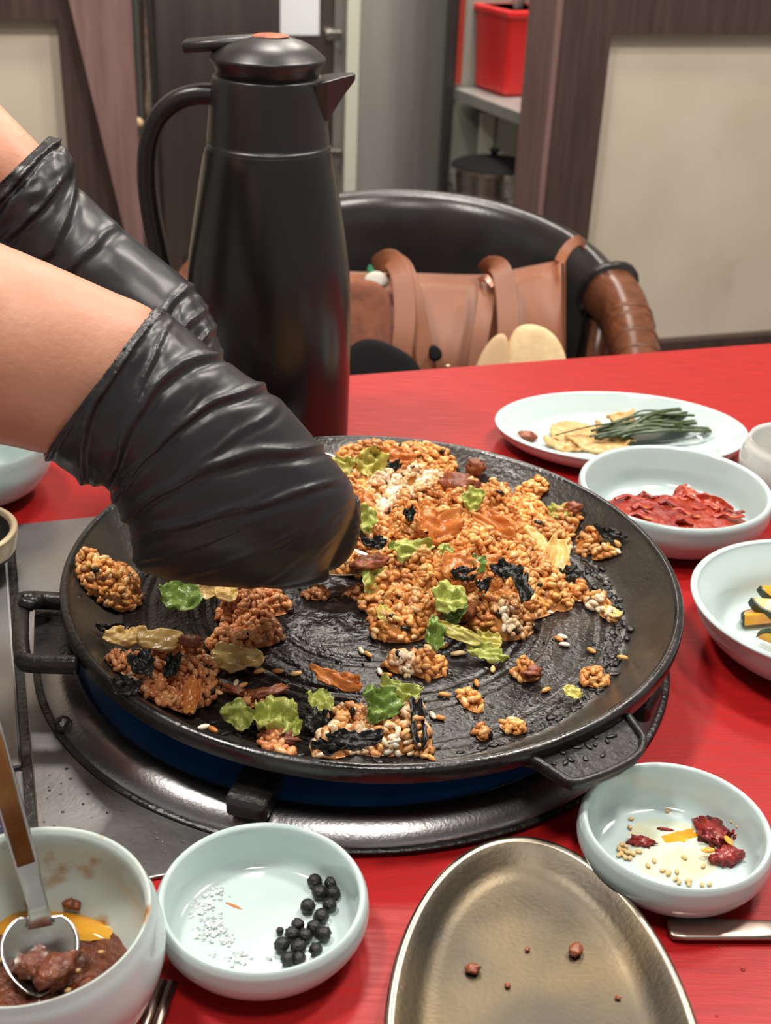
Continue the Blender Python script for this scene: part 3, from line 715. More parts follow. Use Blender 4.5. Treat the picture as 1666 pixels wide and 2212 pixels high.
for k in range(12):
    x, y = 1470 + random.uniform(-110, 110), 1095 + random.uniform(-22, 26); a = random.uniform(-.7, .5); L_ = random.uniform(.012, .026)
    q = P(x, y, .0165 + .003 * random.random()); dv_ = np.array([math.cos(a), math.sin(a), 0]) * L_ / 2
    v, f = tube(spline([q - dv_, q - dv_ * .3 + np.array([0, .002, .002]), q + dv_ * .3 + np.array([0, -.002, .001]), q + dv_], 4), [(random.uniform(.0012, .003), .0009)] * 13, 8)
    tag(obj('kimchi_shred', v, f, M_KIMR if k % 3 else M_SAUCE), 'thin shred of kimchi lying in the red sauce', 'kimchi', 'kimchi shreds in the sauce')
v, f = puddle((0, 0, 0), .0022, .011, .0004, 2, 0, .3)
pz_ = P(1418, 1003, .021); R_ = np.array(Euler((1.15, 0, 0)).to_matrix())
tag(obj('sauce_drip', v @ R_.T + pz_, f, M_SAUCE), 'red sauce drip on the far inner wall of the kimchi bowl', 'sauce')
fg = .021 * .115
for k, (x, y, w, l, rz, cu) in enumerate([(1255, 935, .060, .036, -.12, .004), (1290, 955, .056, .024, -.2, .003), (1340, 905, .03, .016, .6, .006), (1215, 960, .03, .014, -.3, .002), (1330, 940, .034, .016, -.5, .004)]):
    v, f = sheet(P(x, y, .006 + .0015 * (k % 3)), w, l, (.12, .05 * k, rz), k + 11, cu, 0, .0025, .22, thick=.0024)
    tag(obj('mushroom_slice', v, f, M_MUSH), ['wide pickled mushroom slice at the left on the oval plate', 'long mushroom slice at the near side of the oval plate', 'pale mushroom slice standing behind the green stems', 'narrow mushroom slice nearest the left rim', 'mushroom slice tucked under the green stems'][k], 'mushroom', 'mushroom slices on the oval plate')
random.seed(3)
for k in range(34):
    x0, y0 = 1310 + random.uniform(-40, 50), 935 + random.uniform(-8, 14); x1, y1 = 1480 + random.uniform(-40, 60), 900 + random.uniform(-18, 36)
    if k == 0: x0, y0, x1, y1 = 1200, 940, 1400, 910
    z = .008 + .010 * random.random()
    a, b = P(x0, y0, z * .8), P(x1, y1, z); mid = (a + b) / 2 + np.array([random.uniform(-.006, .006), random.uniform(-.006, .006), random.uniform(0, .006)])
    w = random.uniform(.0010, .0028)
    v, f = tube(spline([a, mid, b], 5), [(w, w * .45)] * 11, 6, upv=(random.uniform(-.6, .6), random.uniform(-.6, .6), 1))
    tag(obj('pickled_scallion', v, f, M_STEM), 'long dark green stem straying left over the mushroom slices' if k == 0 else 'pickled green stem in the bundle on the oval plate', 'greens', 'green stems on the oval plate')
v, f = lump(P(1137, 943, .007), (.0085, .006, .0045), .3, 5, .4); tag(obj('meat_scrap', v, f, M_MEAT), 'small brown meat scrap at the left of the oval plate', 'meat')
fzz = .036 * .115
def zuc(px, py, z, ax, ln, th, w, lab):
    """half-moon zucchini slice"""
    c = P(px, py, z); n = 18; pr = []
    for i in range(n + 1):
        a = math.pi * i / n; pr.append((math.cos(a) * w, math.sin(a) * w * .72))
    R_ = np.array(Euler(ax).to_matrix()); e = empty('zucchini_slice', c, lab, 'zucchini', 'zucchini slices in the bowl')
    def pz2(pp, t0, t1, nm, m_):
        k = len(pp); vs = np.array([(x, t0, y) for x, y in pp] + [(x, t1, y) for x, y in pp]); fs = [tuple(range(k)), tuple(range(2 * k - 1, k - 1, -1))] + [(i + k, (i + 1) % k + k, (i + 1) % k, i) for i in range(k)]
        o = obj(nm, vs @ R_.T + c, fs, m_, e, smooth=False); bevel(o, .0008)
    pz2([(x * .93, y * .93) for x, y in pr], -th, th, 'flesh', M_ZFL)
    ring = pr + [(x * .935, y * .935) for x, y in pr[::-1]]
    pz2(ring, -th * .97, th * .97, 'skin', M_ZSKIN)
zuc(1668, 1335, .011, (1.25 + math.pi, 0, .25), 0, .0035, .020, 'yellow half-moon zucchini slice facing the camera')
zuc(1680, 1300, .016, (1.9, .1, .12), 0, .003, .019, 'zucchini slice behind, showing its dark green skin edge')
zuc(1690, 1270, .016, (2.1, .1, .2), 0, .003, .017, 'farthest zucchini slice in the bowl with orange sauce')
zuc(1690, 1395, .008, (.3, .1, -.5), 0, .002, .016, 'flat zucchini piece nearest the bowl rim')

# ------------------------------------------------------------------ thermos
TX, TY = -0.0965, 0.925
tm = empty('vacuum_jug', (TX, TY, T), 'tall black vacuum coffee jug with curved handle on the red table', 'jug')
def at(px, py, dy=0.0):                     # point on the plane y = TY + dy
    d = ray(px, py); return CAM + d * ((TY + dy - CAM[1]) / d[1])
tz = lambda py: at(585, py)[2] - T
z_col, z_ctop, z_low = tz(318), tz(165), tz(600)
obj('body', *lathe([(0, 0.0005), (.060, 0.0005)] + smooth_prof([(.060, 0.0), (.0628, .003), (.0632, .03), (.0635, .09), (.0615, z_low + .005), (.056, .175), (.0485, z_col - .012), (.0452, z_col)], 6), 72, (TX, TY, T)), M_THERMC, tm)
obj('collar', *lathe([(.0452, z_col), (.0445, z_col + .0012), (.0448, z_col + .003)] + smooth_prof([(.0448, z_col + .003), (.0425, z_col + .024), (.0402, z_ctop - .004), (.0392, z_ctop)], 5) + [(.036, z_ctop + .001), (0, z_ctop + .001)], 64, (TX, TY, T)), M_THERM, tm)
z_l = z_ctop + .003
obj('lid', *lathe([(.036, z_ctop + .001), (.038, z_l + .004)] + smooth_prof([(.0405, z_l + .007), (.0412, z_l + .009), (.0395, z_l + .0115), (.030, z_l + .0185), (.015, z_l + .0235), (0, z_l + .025)], 5), 64, (TX, TY, T)), M_THERM, tm)
obj('lid_sticker', *lathe([(0, z_l + .0254), (.010, z_l + .0250), (.013, z_l + .0243)], 24, (TX + .002, TY, T)), M_ORANGE, tm)
a, b = at(398, 99), at(545, 88)
v, f = tube([a, a + (b - a) * .03, a + (b - a) * .5, b, b + np.array([.01, 0, -.004])], [(.011, .003), (.013, .0042), (.013, .0045), (.010, .004), (.006, .002)], 14, sq=.5); obj('lever', v, f, M_THERM, tm)
a, b = at(700, 178), at(768, 168)
vs = []
for (t, hw_, zt, zb) in ((-.25, .022, .0025, -.030), (.15, .019, .0030, -.026), (.6, .011, .0032, -.012), (1.0, .004, .0030, -.0015)):
    q = a + (b - a) * t
    for sgn in (-1, 1):
        for z in (zt, zb): vs.append((q[0], q[1] + sgn * hw_ * (1 if z > 0 else .45), q[2] + z))
fs = []
for i in range(3):
    k = i * 4; fs += [(k, k + 1, k + 5, k + 4), (k + 2, k + 6, k + 7, k + 3), (k, k + 4, k + 6, k + 2), (k + 1, k + 3, k + 7, k + 5)]
fs += [(0, 2, 3, 1), (12, 13, 15, 14)]
sp_o = obj('spout', vs, fs, M_THERM, tm, smooth=False); bevel(sp_o, .0015)
path = spline([at(x, y) for x, y in [(478, 205), (430, 203), (385, 215), (345, 250), (322, 310), (318, 380), (325, 450), (338, 520), (352, 580), (372, 640), (412, 690)]], 5)
v, f = tube(path, [(.0072, .0105)] * len(path), 14, sq=.75, upv=(0, 1, 0)); hd = obj('handle', v, f, M_THERM, tm)

# ------------------------------------------------------------------ chair and bag
chc = D(890, 560, 1.66); CHX, CHY = chc[0], chc[1]
ch = empty('tub_chair', (CHX, CHY, 0), 'black leather tub chair with wooden arms behind the table', 'chair', rz=0.0)
Rb = 0.262
def chp(phi, r, z):                         # phi 0 = back of the chair
    return np.array([CHX + r * math.sin(phi), CHY + r * math.cos(phi) * 0.92, z])
ztop = lambda ph: 0.730 - 0.050 * (abs(ph) / 1.35) ** 1.9
n1, rings = 49, []
vs, fs = [], []
for i in range(n1):
    ph = -1.42 + 2.84 * i / (n1 - 1); zt = ztop(ph); th = .034
    prof = [(Rb - .030, .42), (Rb - .022, .55), (Rb - .016, zt - .06), (Rb - .010, zt - .028), (Rb + .004, zt - .006), (Rb + .020, zt), (Rb + .036, zt - .008), (Rb + .044, zt - .03), (Rb + .040, zt - .08), (Rb + .03, .55), (Rb + .015, .42)]
    for r, z in prof: vs.append(chp(ph, r, z))
k = 11
for i in range(n1 - 1):
    for j in range(k):
        j2 = (j + 1) % k; fs.append((i * k + j, i * k + j2, (i + 1) * k + j2, (i + 1) * k + j))
fs += [tuple(range(k)), tuple((n1 - 1) * k + j for j in range(k))[::-1]]
bk = obj('backrest', vs, fs, M_LEATHER, ch); sb_ = bk.modifiers.new('s', 'SUBSURF'); sb_.levels = 1; sb_.render_levels = 2
for sgn in (1, -1):
    path = spline([chp(sgn * 1.40, Rb + .012, .652), chp(sgn * 1.60, Rb + .024, .640), chp(sgn * 1.92, Rb + .050, .612), chp(sgn * 2.14, Rb + .085, .585)], 6)
    ts = np.linspace(0, 1, len(path))
    v, f = tube(path, [(.036 - .008 * t, .040 - .012 * t) for t in ts], 20, sq=.85); am_ = obj('wooden_arm', v, f, M_ARM, ch)
    for t in (.45, .55, .65, .75, .85):
        q = path[int(t * (len(path) - 1))]; q2 = path[min(len(path) - 1, int(t * (len(path) - 1)) + 1)]
        v, f = tube([q, q + (q2 - q) * .3], [(.0375 - .008 * t, .0415 - .012 * t)] * 2, 20, sq=.85); obj('carved_ridge', v, f, M_ARM, am_)
    v, f = tube([chp(sgn * 1.395, Rb + .012, .654), chp(sgn * 1.425, Rb + .013, .651)], [(.043, .047)] * 2, 20, sq=.85); obj('piping', v, f, M_LEATHER, ch)
    v, f = tube([chp(sgn * 1.45, Rb + .01, .62), chp(sgn * 1.5, Rb - .0, .42)], .018, 10); obj('arm_post', v, f, M_ARM, ch)
v, f = lathe(smooth_prof([(0, .40), (.215, .40), (.24, .42), (.24, .455), (.22, .475), (0, .48)], 4), 48, (CHX, CHY, 0)); obj('seat', v, f, M_LEATHER, ch)
for ph in (.75, -.75, 2.4, -2.4):
    v, f = tube([chp(ph, .20, .41), chp(ph, .22, 0.0)], [.02, .014], 10); obj('leg', v, f, M_ARM, ch)

# tote bag on the seat
BD = 1.53
bag = empty('tote_bag', D(990, 800, BD), 'tan leather tote bag with long straps on the chair seat', 'bag')
def bagpt(px, py, dd=0.0): return D(px, py, BD + dd)
top = spline([(640, 588), (760, 592), (880, 594), (1000, 598), (1060, 596), (1130, 582), (1190, 570), (1213, 566)], 4)
nb = 14; vs, fs = [], []
for i, (x, y) in enumerate(top):
    t = i / (len(top) - 1)
    for j in range(nb):
        s = j / (nb - 1); xx = x + (18 * s if t > .9 else 8 * s * t); yy = y + (1010 - y) * s
        dd = -.05 * math.sin(math.pi * min(1, s * 1.1)) * math.sin(math.pi * min(1, max(0, t))) ** .5 + .008 * math.sin(t * 17) * (1 - s)
        vs.append(bagpt(xx, yy, dd))
nt_ = len(top)
for i in range(nt_ - 1):
    for j in range(nb - 1):
        a = i * nb + j; fs.append((a, a + 1, a + nb + 1, a + nb))
fr = obj('front_panel', vs, fs, M_TAN, bag); so = fr.modifiers.new('s', 'SOLIDIFY'); so.thickness = .003
vs2 = []
for i, (x, y) in enumerate(top):
    t = i / (len(top) - 1)
    for j in range(nb):
        s = j / (nb - 1); vs2.append(bagpt(x + 4, y - 5 + (1000 - y) * s * .92, .02 + .07 * math.sin(math.pi * t) ** .6 * (.4 + .6 * s)))
br = obj('back_panel', vs2, fs, M_TAN, bag); so = br.modifiers.new('s', 'SOLIDIFY'); so.thickness = .003
def strap(pts, w, m_=M_TAN, nm='strap', th=.0016, par=bag):
    path = spline([bagpt(x, y, d) for x, y, d in pts], 6)
    v, f = tube(path, [(w * 1.2, th)] * len(path), 12, sq=.3, upv=tuple(-FW)); return obj(nm, v, f, m_, par, smooth=False)
strap([(812, 580, .0), (825, 565, -.03), (848, 562, -.05), (868, 600, -.075), (875, 680, -.09), (868, 760, -.095), (858, 860, -.09)], .0105)
strap([(835, 578, .0), (850, 565, -.035), (872, 580, -.06), (892, 640, -.08), (908, 720, -.085), (925, 800, -.085), (938, 870, -.08)], .0095)
strap([(1050, 590, .0), (1062, 574, -.03), (1080, 580, -.055), (1092, 620, -.07), (1098, 700, -.085), (1096, 790, -.09), (1092, 870, -.085)], .0105)
strap([(1048, 612, -.03), (1050, 650, -.06), (1042, 700, -.075), (1032, 770, -.08), (1024, 860, -.08)], .0085)
strap([(1208, 568, .0), (1218, 548, .02), (1232, 530, .03), (1250, 520, .04), (1262, 530, .07)], .0055, nm='tie')
strap([(1036, 606, -.035), (1050, 600, -.05), (1066, 618, -.055)], .003, mat('pink_metal', lin((196, 140, 120)), rough=.3, metal=.6), 'strap_ring')
v, f = lump(bagpt(968, 795, -.062), (.0042, .002, .0042), 0, 1, .02); obj('snap', v, f, mat('brass_snap', (.7, .6, .4), rough=.25, metal=1.), bag)
def quad_pouch(pts, dd, name, lab, cat, m_, th=.03):
    c = np.mean([bagpt(x, y, dd) for x, y in pts], axis=0); path = [bagpt(x, y, dd) for x, y in pts]
    n = len(path); rings = []
    for (k, off) in ((.80, -th * .5), (.95, -th * .36), (1.0, 0), (.95, th * .36), (.8, th * .5)):
        rings.append([c + (p - c) * (k * 1.16) + FW * off for p in path])
    v, f = ringloft(rings); f.append(tuple(range(n))[::-1])
    o = tag(obj(name, v, f, m_), lab, cat); s = o.modifiers.new('s', 'SUBSURF'); s.levels = 1; s.render_levels = 2; return o
quad_pouch([(1110, 722), (1135, 710), (1165, 712), (1195, 730), (1215, 765), (1225, 830), (1220, 900), (1110, 900), (1095, 800)], -.115, 'quilted_pouch', 'cream quilted pouch in front of the tan tote bag', 'pouch', M_CREAM)
quad_pouch([(1040, 768), (1065, 735), (1088, 725), (1100, 760), (1100, 900), (1020, 900), (1022, 820)], -.118, 'cloth_pouch', 'beige cloth pouch left of the cream quilted pouch', 'pouch', mat('beige_cloth', lin((190, 160, 124)), rough=.9), .02)
quad_pouch([(700, 640), (765, 622), (800, 618), (840, 640), (842, 740), (830, 800), (760, 900), (700, 900)], -.09, 'suede_bundle', 'brown suede bundle between the jug and the bag strap', 'bundle', M_BROWNF, .03)
quad_pouch([(740, 770), (790, 735), (830, 745), (880, 770), (905, 800), (920, 900), (730, 900)], -.135, 'black_scarf', 'black cloth heap in front of the tan tote bag', 'cloth', M_BLACKC, .03)
quad_pouch([(928, 745), (945, 748), (958, 766), (945, 782), (925, 776)], -.10, 'black_case', 'small black case peeking out beside the bag strap', 'case', M_BLACKC, .012)
quad_pouch([(785, 605), (800, 590), (820, 588), (838, 600), (838, 622), (800, 622)], -.045, 'tissue', 'crumpled white tissue at the bag opening', 'tissue', mat('tissue', (.62, .60, .52), rough=.9), .02)
quad_pouch([(793, 580), (800, 570), (806, 580), (812, 590), (806, 600), (796, 595)], -.04, 'green_tag', 'small green tag above the white tissue', 'tag', M_GREENC, .006)

# ------------------------------------------------------------------ kitchen: fridge, shelf, containers
VF = 3.05
def ub(px, v): return VP(px, 200, v)[0]
u0, u1, u2, u3 = ub(305, VF), ub(722, VF), ub(742, VF), ub(968, VF)
fr = empty('steel_fridge', UV((u0 + u3) / 2, VF, 0), 'tall stainless-steel kitchen fridge seen through the opening', 'fridge')
o = obj('cabinet', *ubox(u0, u3, VF + .04, VF + .7, 0.0, 2.1), M_STEELF, fr, smooth=False)
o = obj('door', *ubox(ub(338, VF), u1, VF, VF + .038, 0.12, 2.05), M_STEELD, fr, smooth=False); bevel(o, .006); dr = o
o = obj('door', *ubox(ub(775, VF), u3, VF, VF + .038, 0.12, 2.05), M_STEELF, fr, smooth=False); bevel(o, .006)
v, f = tube([UV(ub(318, VF), VF - .02, .5), UV(ub(318, VF), VF - .02, 1.6)], .012, 10); obj('handle', v, f, M_CHROME, dr)
o = obj('frame_strip', *ubox(ub(745, VF), ub(772, VF), VF - .01, VF + .04, 0.1, 2.1), mat('pale_strip', lin((196, 198, 184)), rough=.5), fr, smooth=False)
for py in (75, 330):
    u_, z_ = VP(720, py, VF); o = obj('hinge', *ubox(u_ - .022, u_ + .018, VF - .02, VF, z_ - .012, z_ + .012), M_CHROME, fr, smooth=False); bevel(o, .004)
(ua, za), (ubb, zb) = VP(606, -60, VF - .006), VP(690, 76, VF - .006)
tag(obj('paper_note', *ubox(ua, ubb, VF - .004, VF - .0015, zb, za), M_WHITE, smooth=False), 'blank white paper note stuck on the fridge door', 'note')
v, f = lump(UV(*[VP(298, 265, VF - .03)[0], VF - .03, VP(298, 265, VF - .03)[1]]), (.012, .01, .012), 0, 2, .1); obj('latch_knob', v, f, M_CREAM, fr)
# shelf rack running away from the camera along the right side of the kitchen
def PZW(px, py, z):
    d = ray(px, py); return CAM + d * ((z - CAM[2]) / d[2])
zs = VP(1140, 250, 2.50)[1]
E2 = PZW(1140, 250, zs); E1 = PZW(985, 192, zs)
ee = (E2 - E1); LE = np.linalg.norm(ee); ee /= LE; en = np.array([-ee[1], ee[0], 0])
if en[0] < 0: en = -en
def rbox(a0, a1, b0, b1, z0, z1, k=1.0):     # a along the shelf edge (0 far), b to the right
    v, f = box(a0, a1, b0, b1, z0, z1); am, bm_ = (a0 + a1) / 2, (b0 + b1) / 2
    for p in v[:4]: p[0] = am + (p[0] - am) * k; p[1] = bm_ + (p[1] - bm_) * k
    return np.array([np.array([E1[0], E1[1], 0]) + ee * p[0] + en * p[1] + np.array([0, 0, p[2]]) for p in v]), f
M_POST = mat('dark_post', (0.06, 0.06, 0.06), rough=.4, metal=.6)
rk = empty('shelf_rack', (E1[0], E1[1], 0), 'steel shelf rack with dark posts in the kitchen', 'shelf')
LE2 = LE + .12; SD = .42
for (a_, b_) in ((-.02, .0), (-.02, SD), (LE2, .0), (LE2, SD)):
    obj('post', *rbox(a_ - .010, a_ + .010, b_ - .02, b_, 0, 2.0), M_POST, rk, smooth=False)
obj('edge_strip', *rbox(-.009, -.004, .0, .014, zs + .01, 2.0), mat('red_strip', lin((150, 50, 38)), rough=.5), rk, smooth=False)
zl = zs - 0.19
for z_ in (zs, zl): obj('shelf_board', *rbox(-.01, LE2 - .01, .0, SD - .02, z_ - .024, z_), M_STEELF, rk, smooth=False)
obj('back_sheet', *rbox(-.03, -.022, -.02, SD + .4, 0.0, 2.0), M_KITW, rk, smooth=False)
# red container: near left corner at pixel (1085, 212)
C0 = PZW(1086, 213, zs); ca, cb = (C0 - E1) @ ee, (C0 - E1) @ en
Cf = PZW(1008, 187, zs); wa = ca - (Cf - E1) @ ee
zc1 = (lambda d: CAM[2] + d[2] * ((C0 - CAM)[:2] @ d[:2]) / (d[:2] @ d[:2]))(ray(1090, 24))
cc = empty('red_container', C0, 'bright red plastic container full of utensils on the shelf', 'container')
o = obj('body', *rbox(ca - wa, ca, cb, cb + wa * .8, zs + .001, zc1, .90), M_REDP, cc, smooth=False); bevel(o, .012, 3)
o = obj('rim', *rbox(ca - wa - .004, ca + .004, cb - .004, cb + wa * .8 + .004, zc1 - .016, zc1), M_REDP, cc, smooth=False); bevel(o, .004)
for k, t in enumerate((.25, .35, .6, .75, .85)):
    b0_ = E1 * np.array([1, 1, 0]) + ee * (ca - wa * t) + en * (cb + wa * (.25 + .1 * k))
    v, f = tube([b0_ + np.array([0, 0, zc1 - .002]), b0_ + np.array([.01 * (k - 2), 0, zc1 + .12])], .008, 8)
    tag(obj('utensil_handle', v, f, M_WHITE), 'white utensil handle sticking out of the red container', 'utensil', 'utensils in the red container')
q = PZW(1133, 228, zs)
v, f = lathe(smooth_prof([(0, 0), (.022, 0), (.024, .03), (.024, .080), (.014, .095), (.0, .095)], 4), 24, (q[0] + .02, q[1] - .01, zs + .001)); tag(obj('black_canister', v, f, M_BLACKC), 'small black canister beside the red container', 'canister')
for k, (x0, x1) in enumerate(((1036, 1064), (1072, 1114))):  # added pale bars in place of the bright strips on the wall behind
    def on_end(x, y):
        d = ray(x, y); return CAM + d * (((E1 + ee * .02 - CAM) @ ee) / (d @ ee))
    A_, B_ = on_end(x0, 300), on_end(x1, 300); hz = on_end((x0 + x1) / 2, 244)[2]
    A_[2] = B_[2] = zl
    w_ = np.linalg.norm((B_ - A_)[:2]); mid = (A_ + B_) / 2; t_ = (B_ - A_) / np.linalg.norm(B_ - A_); n_2 = np.array([-t_[1], t_[0], 0])
    vs = [mid + t_ * sx2 * w_ / 2 + n_2 * sy2 * .006 + np.array([0, 0, zz2]) for zz2 in (.001, hz - zl) for sx2, sy2 in ((-1, -1), (1, -1), (1, 1), (-1, 1))]
    tag(obj('white_board', vs, box(0, 1, 0, 1, 0, 1)[1], mat('pale_board', lin((200, 202, 186)), rough=.6), smooth=False), ['narrow pale board standing on the lower shelf', 'wider pale board standing on the lower shelf'][k], 'board', 'pale boards on the lower shelf')
pcn = PZW(1062, 412, zl); dpt = (pcn - CAM) @ FW; pr_ = 88 / F * dpt
pt = empty('steel_pot', (pcn[0], pcn[1], zl), 'steel pot with a black lid on the lower shelf', 'pot')
cp = (pcn[0], pcn[1], zl + .001); hh = .055
obj('body', *lathe(smooth_prof([(0, 0), (pr_ * .86, 0), (pr_ * .96, .01), (pr_ * 1.0, hh - .006), (pr_ * 1.04, hh)], 4), 40, cp), M_CHROME, pt)
obj('lid', *lathe(smooth_prof([(pr_ * 1.02, hh), (pr_ * .9, hh + .008), (pr_ * .4, hh + .016), (0, hh + .020)], 4), 40, cp), M_BLACKC, pt)
obj('knob', *lathe(smooth_prof([(.008, hh + .018), (.008, hh + .030), (.014, hh + .036), (.0, hh + .042)], 4), 20, cp), M_BLACKC, pt)

# ------------------------------------------------------------------ person: arms, gloves
def catm(rows, n):
    return np.array(smooth_prof([tuple(r) for r in rows], n))
def section_loft(rows, per=10, na=96, disp=None, sq=1.0, cap=True):
    """rows: (ux, uy, lx, ly, depth, thick) silhouette pairs"""
    R_ = catm(rows, per); n = len(R_); vs = []
    for i, (ux, uy, lx, ly, dp, th) in enumerate(R_):
        A, B = D(ux, uy, dp), D(lx, ly, dp); c = (A + B) / 2; e1 = (A - B) / 2
        vw = CAM - c; vw /= np.linalg.norm(vw); e2 = vw * th; s = i / (n - 1)
        for k in range(na):
            a = 2 * math.pi * k / na; co, si = math.cos(a), math.sin(a)
            cs, sn = math.copysign(abs(co) ** sq, co), math.copysign(abs(si) ** sq, si)
            p = c + e1 * cs + e2 * sn
            if disp is not None:
                nn = e1 / np.linalg.norm(e1) * co + vw * si; p = p + nn * disp(s, a, co, si)
            vs.append(p)
    fs = []
    for i in range(n - 1):
        for k in range(na):
            k2 = (k + 1) % na; fs.append((i * na + k, i * na + k2, (i + 1) * na + k2, (i + 1) * na + k))
    if cap: fs += [tuple(range(na))[::-1], tuple((n - 1) * na + k for k in range(na))]
    return np.array(vs), fs
def folds(lst, crumple, seed):
    lst = [(a_, b_, c_, d_ * .60, e_ * .62, g_, h_) for (a_, b_, c_, d_, e_, g_, h_) in lst]
    def fn(s, a, co, si):
        d = 0.0
        w = co                               # -1 lower .. 1 upper silhouette
        for (sl, su, bow, am, wd2, w0, w1) in lst:
            sf = sl + (su - sl) * (w + 1) / 2 + bow * (1 - w * w) + .012 * nz((w * 2.2, sl * 9, 0), 1.0, seed)
            m_ = 1.0
            if w < w0: m_ = math.exp(-((w - w0) / .18) ** 2)
            if w > w1: m_ = math.exp(-((w - w1) / .18) ** 2)
            x = (s - sf) / wd2
            if abs(x) < 5: d += m_ * am * (math.exp(-x * x * 1.6) - .75 * math.exp(-((x - 1.5) / .9) ** 2))
        d += crumple(s) * (nz((s * 14, co * 2.2, si * 2.2), 1.0, seed) + .6 * nz((s * 30, co * 5, si * 5), 1.0, seed + 2))
        return d
    return fn
pe = empty('person', (-0.70, 0.57, 0.0), 'person in black nitrile gloves mixing fried rice with a spoon', 'person')
fl0 = [(.16, .10, -.02, .0030, .022, -1, 1), (.22, .17, -.03, .0034, .018, -1, .9), (.30, .24, -.05, .0036, .018, -.8, 1), (.33, .34, -.05, .0032, .016, -1, 1), (.40, .40, -.03, .0040, .018, -.9, 1),
      (.43, .50, -.03, .0036, .018, -.9, 1), (.47, .58, -.02, .0036, .020, -.8, .95), (.50, .66, -.01, .0030, .020, -.8, .8), (.60, .74, .02, .0024, .022, -.7, .3), (.26, .30, .0, .0024, .012, -.3, 1),
      (.37, .46, .0, .0022, .011, -.2, .9), (.55, .54, .03, .0024, .018, -1, .0), (.70, .70, .03, .0020, .022, -1, -.2), (.78, .82, .0, .0018, .02, .1, .9)]
fl = [(.13, .09, -.02, .0026, .020, -1, 1), (.22, .17, -.04, .0034, .016, -1, .9), (.29, .22, -.02, .0022, .010, -.4, .8), (.31, .31, -.06, .0036, .017, -.9, 1), (.36, .36, -.01, .0020, .010, -.9, .3), (.38, .43, -.04, .0038, .016, -.85, 1),
      (.41, .47, .01, .0018, .009, -.1, .8), (.43, .56, -.03, .0034, .017, -.9, .9), (.46, .60, .02, .0016, .009, -.6, .2), (.48, .68, -.02, .0028, .018, -.8, .75), (.52, .60, .05, .0018, .010, -.9, -.2), (.60, .70, .05, .0022, .018, -.95, -.1),
      (.70, .74, .02, .0016, .016, .3, .8), (.80, .84, .0, .0016, .016, .1, .9), (.74, .72, .04, .0016, .02, -1, -.4)]
rows = [(345, 690, 150, 985, .602, .028), (333, 662, 97, 976, .600, .0365), (350, 668, 112, 998, .601, .038), (385, 690, 190, 1046, .603, .036), (470, 765, 232, 1050, .607, .036), (522, 803, 243, 1086, .611, .037), (602, 862, 280, 1150, .620, .042), (682, 952, 297, 1225, .630, .046),
        (730, 1005, 385, 1256, .637, .046), (758, 1045, 480, 1268, .643, .044), (767, 1085, 575, 1270, .648, .040), (757, 1125, 640, 1262, .652, .033), (740, 1165, 680, 1248, .656, .020), (724, 1198, 705, 1230, .660, .008)]
g1 = section_loft(rows, 13, 120, folds(fl, lambda s: .0016 * max(0, 1 - s * 2.6) + .0005, 4))
def fing(pts, r):
    path = spline([D(x, y, d) for x, y, d in pts], 5); n = len(path)
    return tube(path, [r * (1.0 - .22 * i / (n - 1)) for i in range(n)], 12)
parts = [g1, fing([(735, 1085, .655), (742, 1140, .664), (722, 1190, .672), (688, 1205, .676)], .0105),
         fing([(700, 1085, .68), (705, 1150, .695), (675, 1195, .695), (635, 1200, .685)], .0105),
         fing([(640, 1080, .69), (645, 1150, .705), (610, 1195, .70), (575, 1195, .685)], .010),
         fing([(575, 1080, .69), (580, 1150, .70), (545, 1190, .695), (520, 1190, .68)], .009),
         fing([(500, 1205, .648), (590, 1232, .656), (655, 1232, .664), (702, 1222, .668)], .0105)]
v, f = join(*parts); remesh('glove', v, f, .00115, M_GLOVE, pe, 1)
fl2 = [(.08, .06, .0, .0040, .020, -1, 1), (.15, .13, -.02, .0045, .018, -.6, 1), (.20, .23, .02, .0035, .02, -1, .6), (.30, .28, .04, .0028, .02, -.2, 1), (.38, .42, .0, .0022, .02, -.2, .8), (.62, .60, -.03, .0030, .016, -.6, 1), (.68, .66, -.02, .0034, .014, -.6, 1), (.73, .72, -.02, .0034, .013, -.4, 1),
       (.78, .77, .0, .0030, .013, -.4, 1), (.84, .83, .0, .0026, .013, -.3, 1)]
rows2 = [(90, 330, -70, 470, .735, .022), (98, 300, -88, 480, .733, .034), (128, 312, -66, 520, .734, .036), (158, 345, -35, 560, .735, .034), (163, 390, 12, 600, .737, .031), (205, 437, 62, 640, .739, .030), (262, 490, 122, 680, .741, .030), (330, 546, 190, 735, .744, .030), (398, 600, 262, 790, .747, .032), (440, 648, 300, 840, .750, .034), (464, 702, 340, 890, .752, .034),
         (488, 778, 390, 930, .753, .032), (540, 850, 450, 980, .752, .027), (590, 905, 520, 1000, .750, .020), (620, 945, 570, 1000, .748, .008)]
g2 = section_loft(rows2, 12, 110, folds(fl2, lambda s: .0050 * max(0, 1 - s * 3.6) + (.0016 if .58 < s < .85 else .0004), 9))
parts = [g2, fing([(575, 930, .757), (620, 950, .765), (655, 965, .77), (672, 985, .765)], .0095), fing([(545, 945, .765), (580, 985, .775), (610, 1005, .775), (640, 1005, .765)], .0095),
         fing([(510, 960, .77), (540, 1000, .78), (575, 1020, .775), (605, 1015, .765)], .009), fing([(490, 930, .735), (540, 960, .738), (600, 975, .745), (650, 980, .752)], .0095)]
v, f = join(*parts); remesh('glove', v, f, .00125, M_GLOVE, pe, 1)
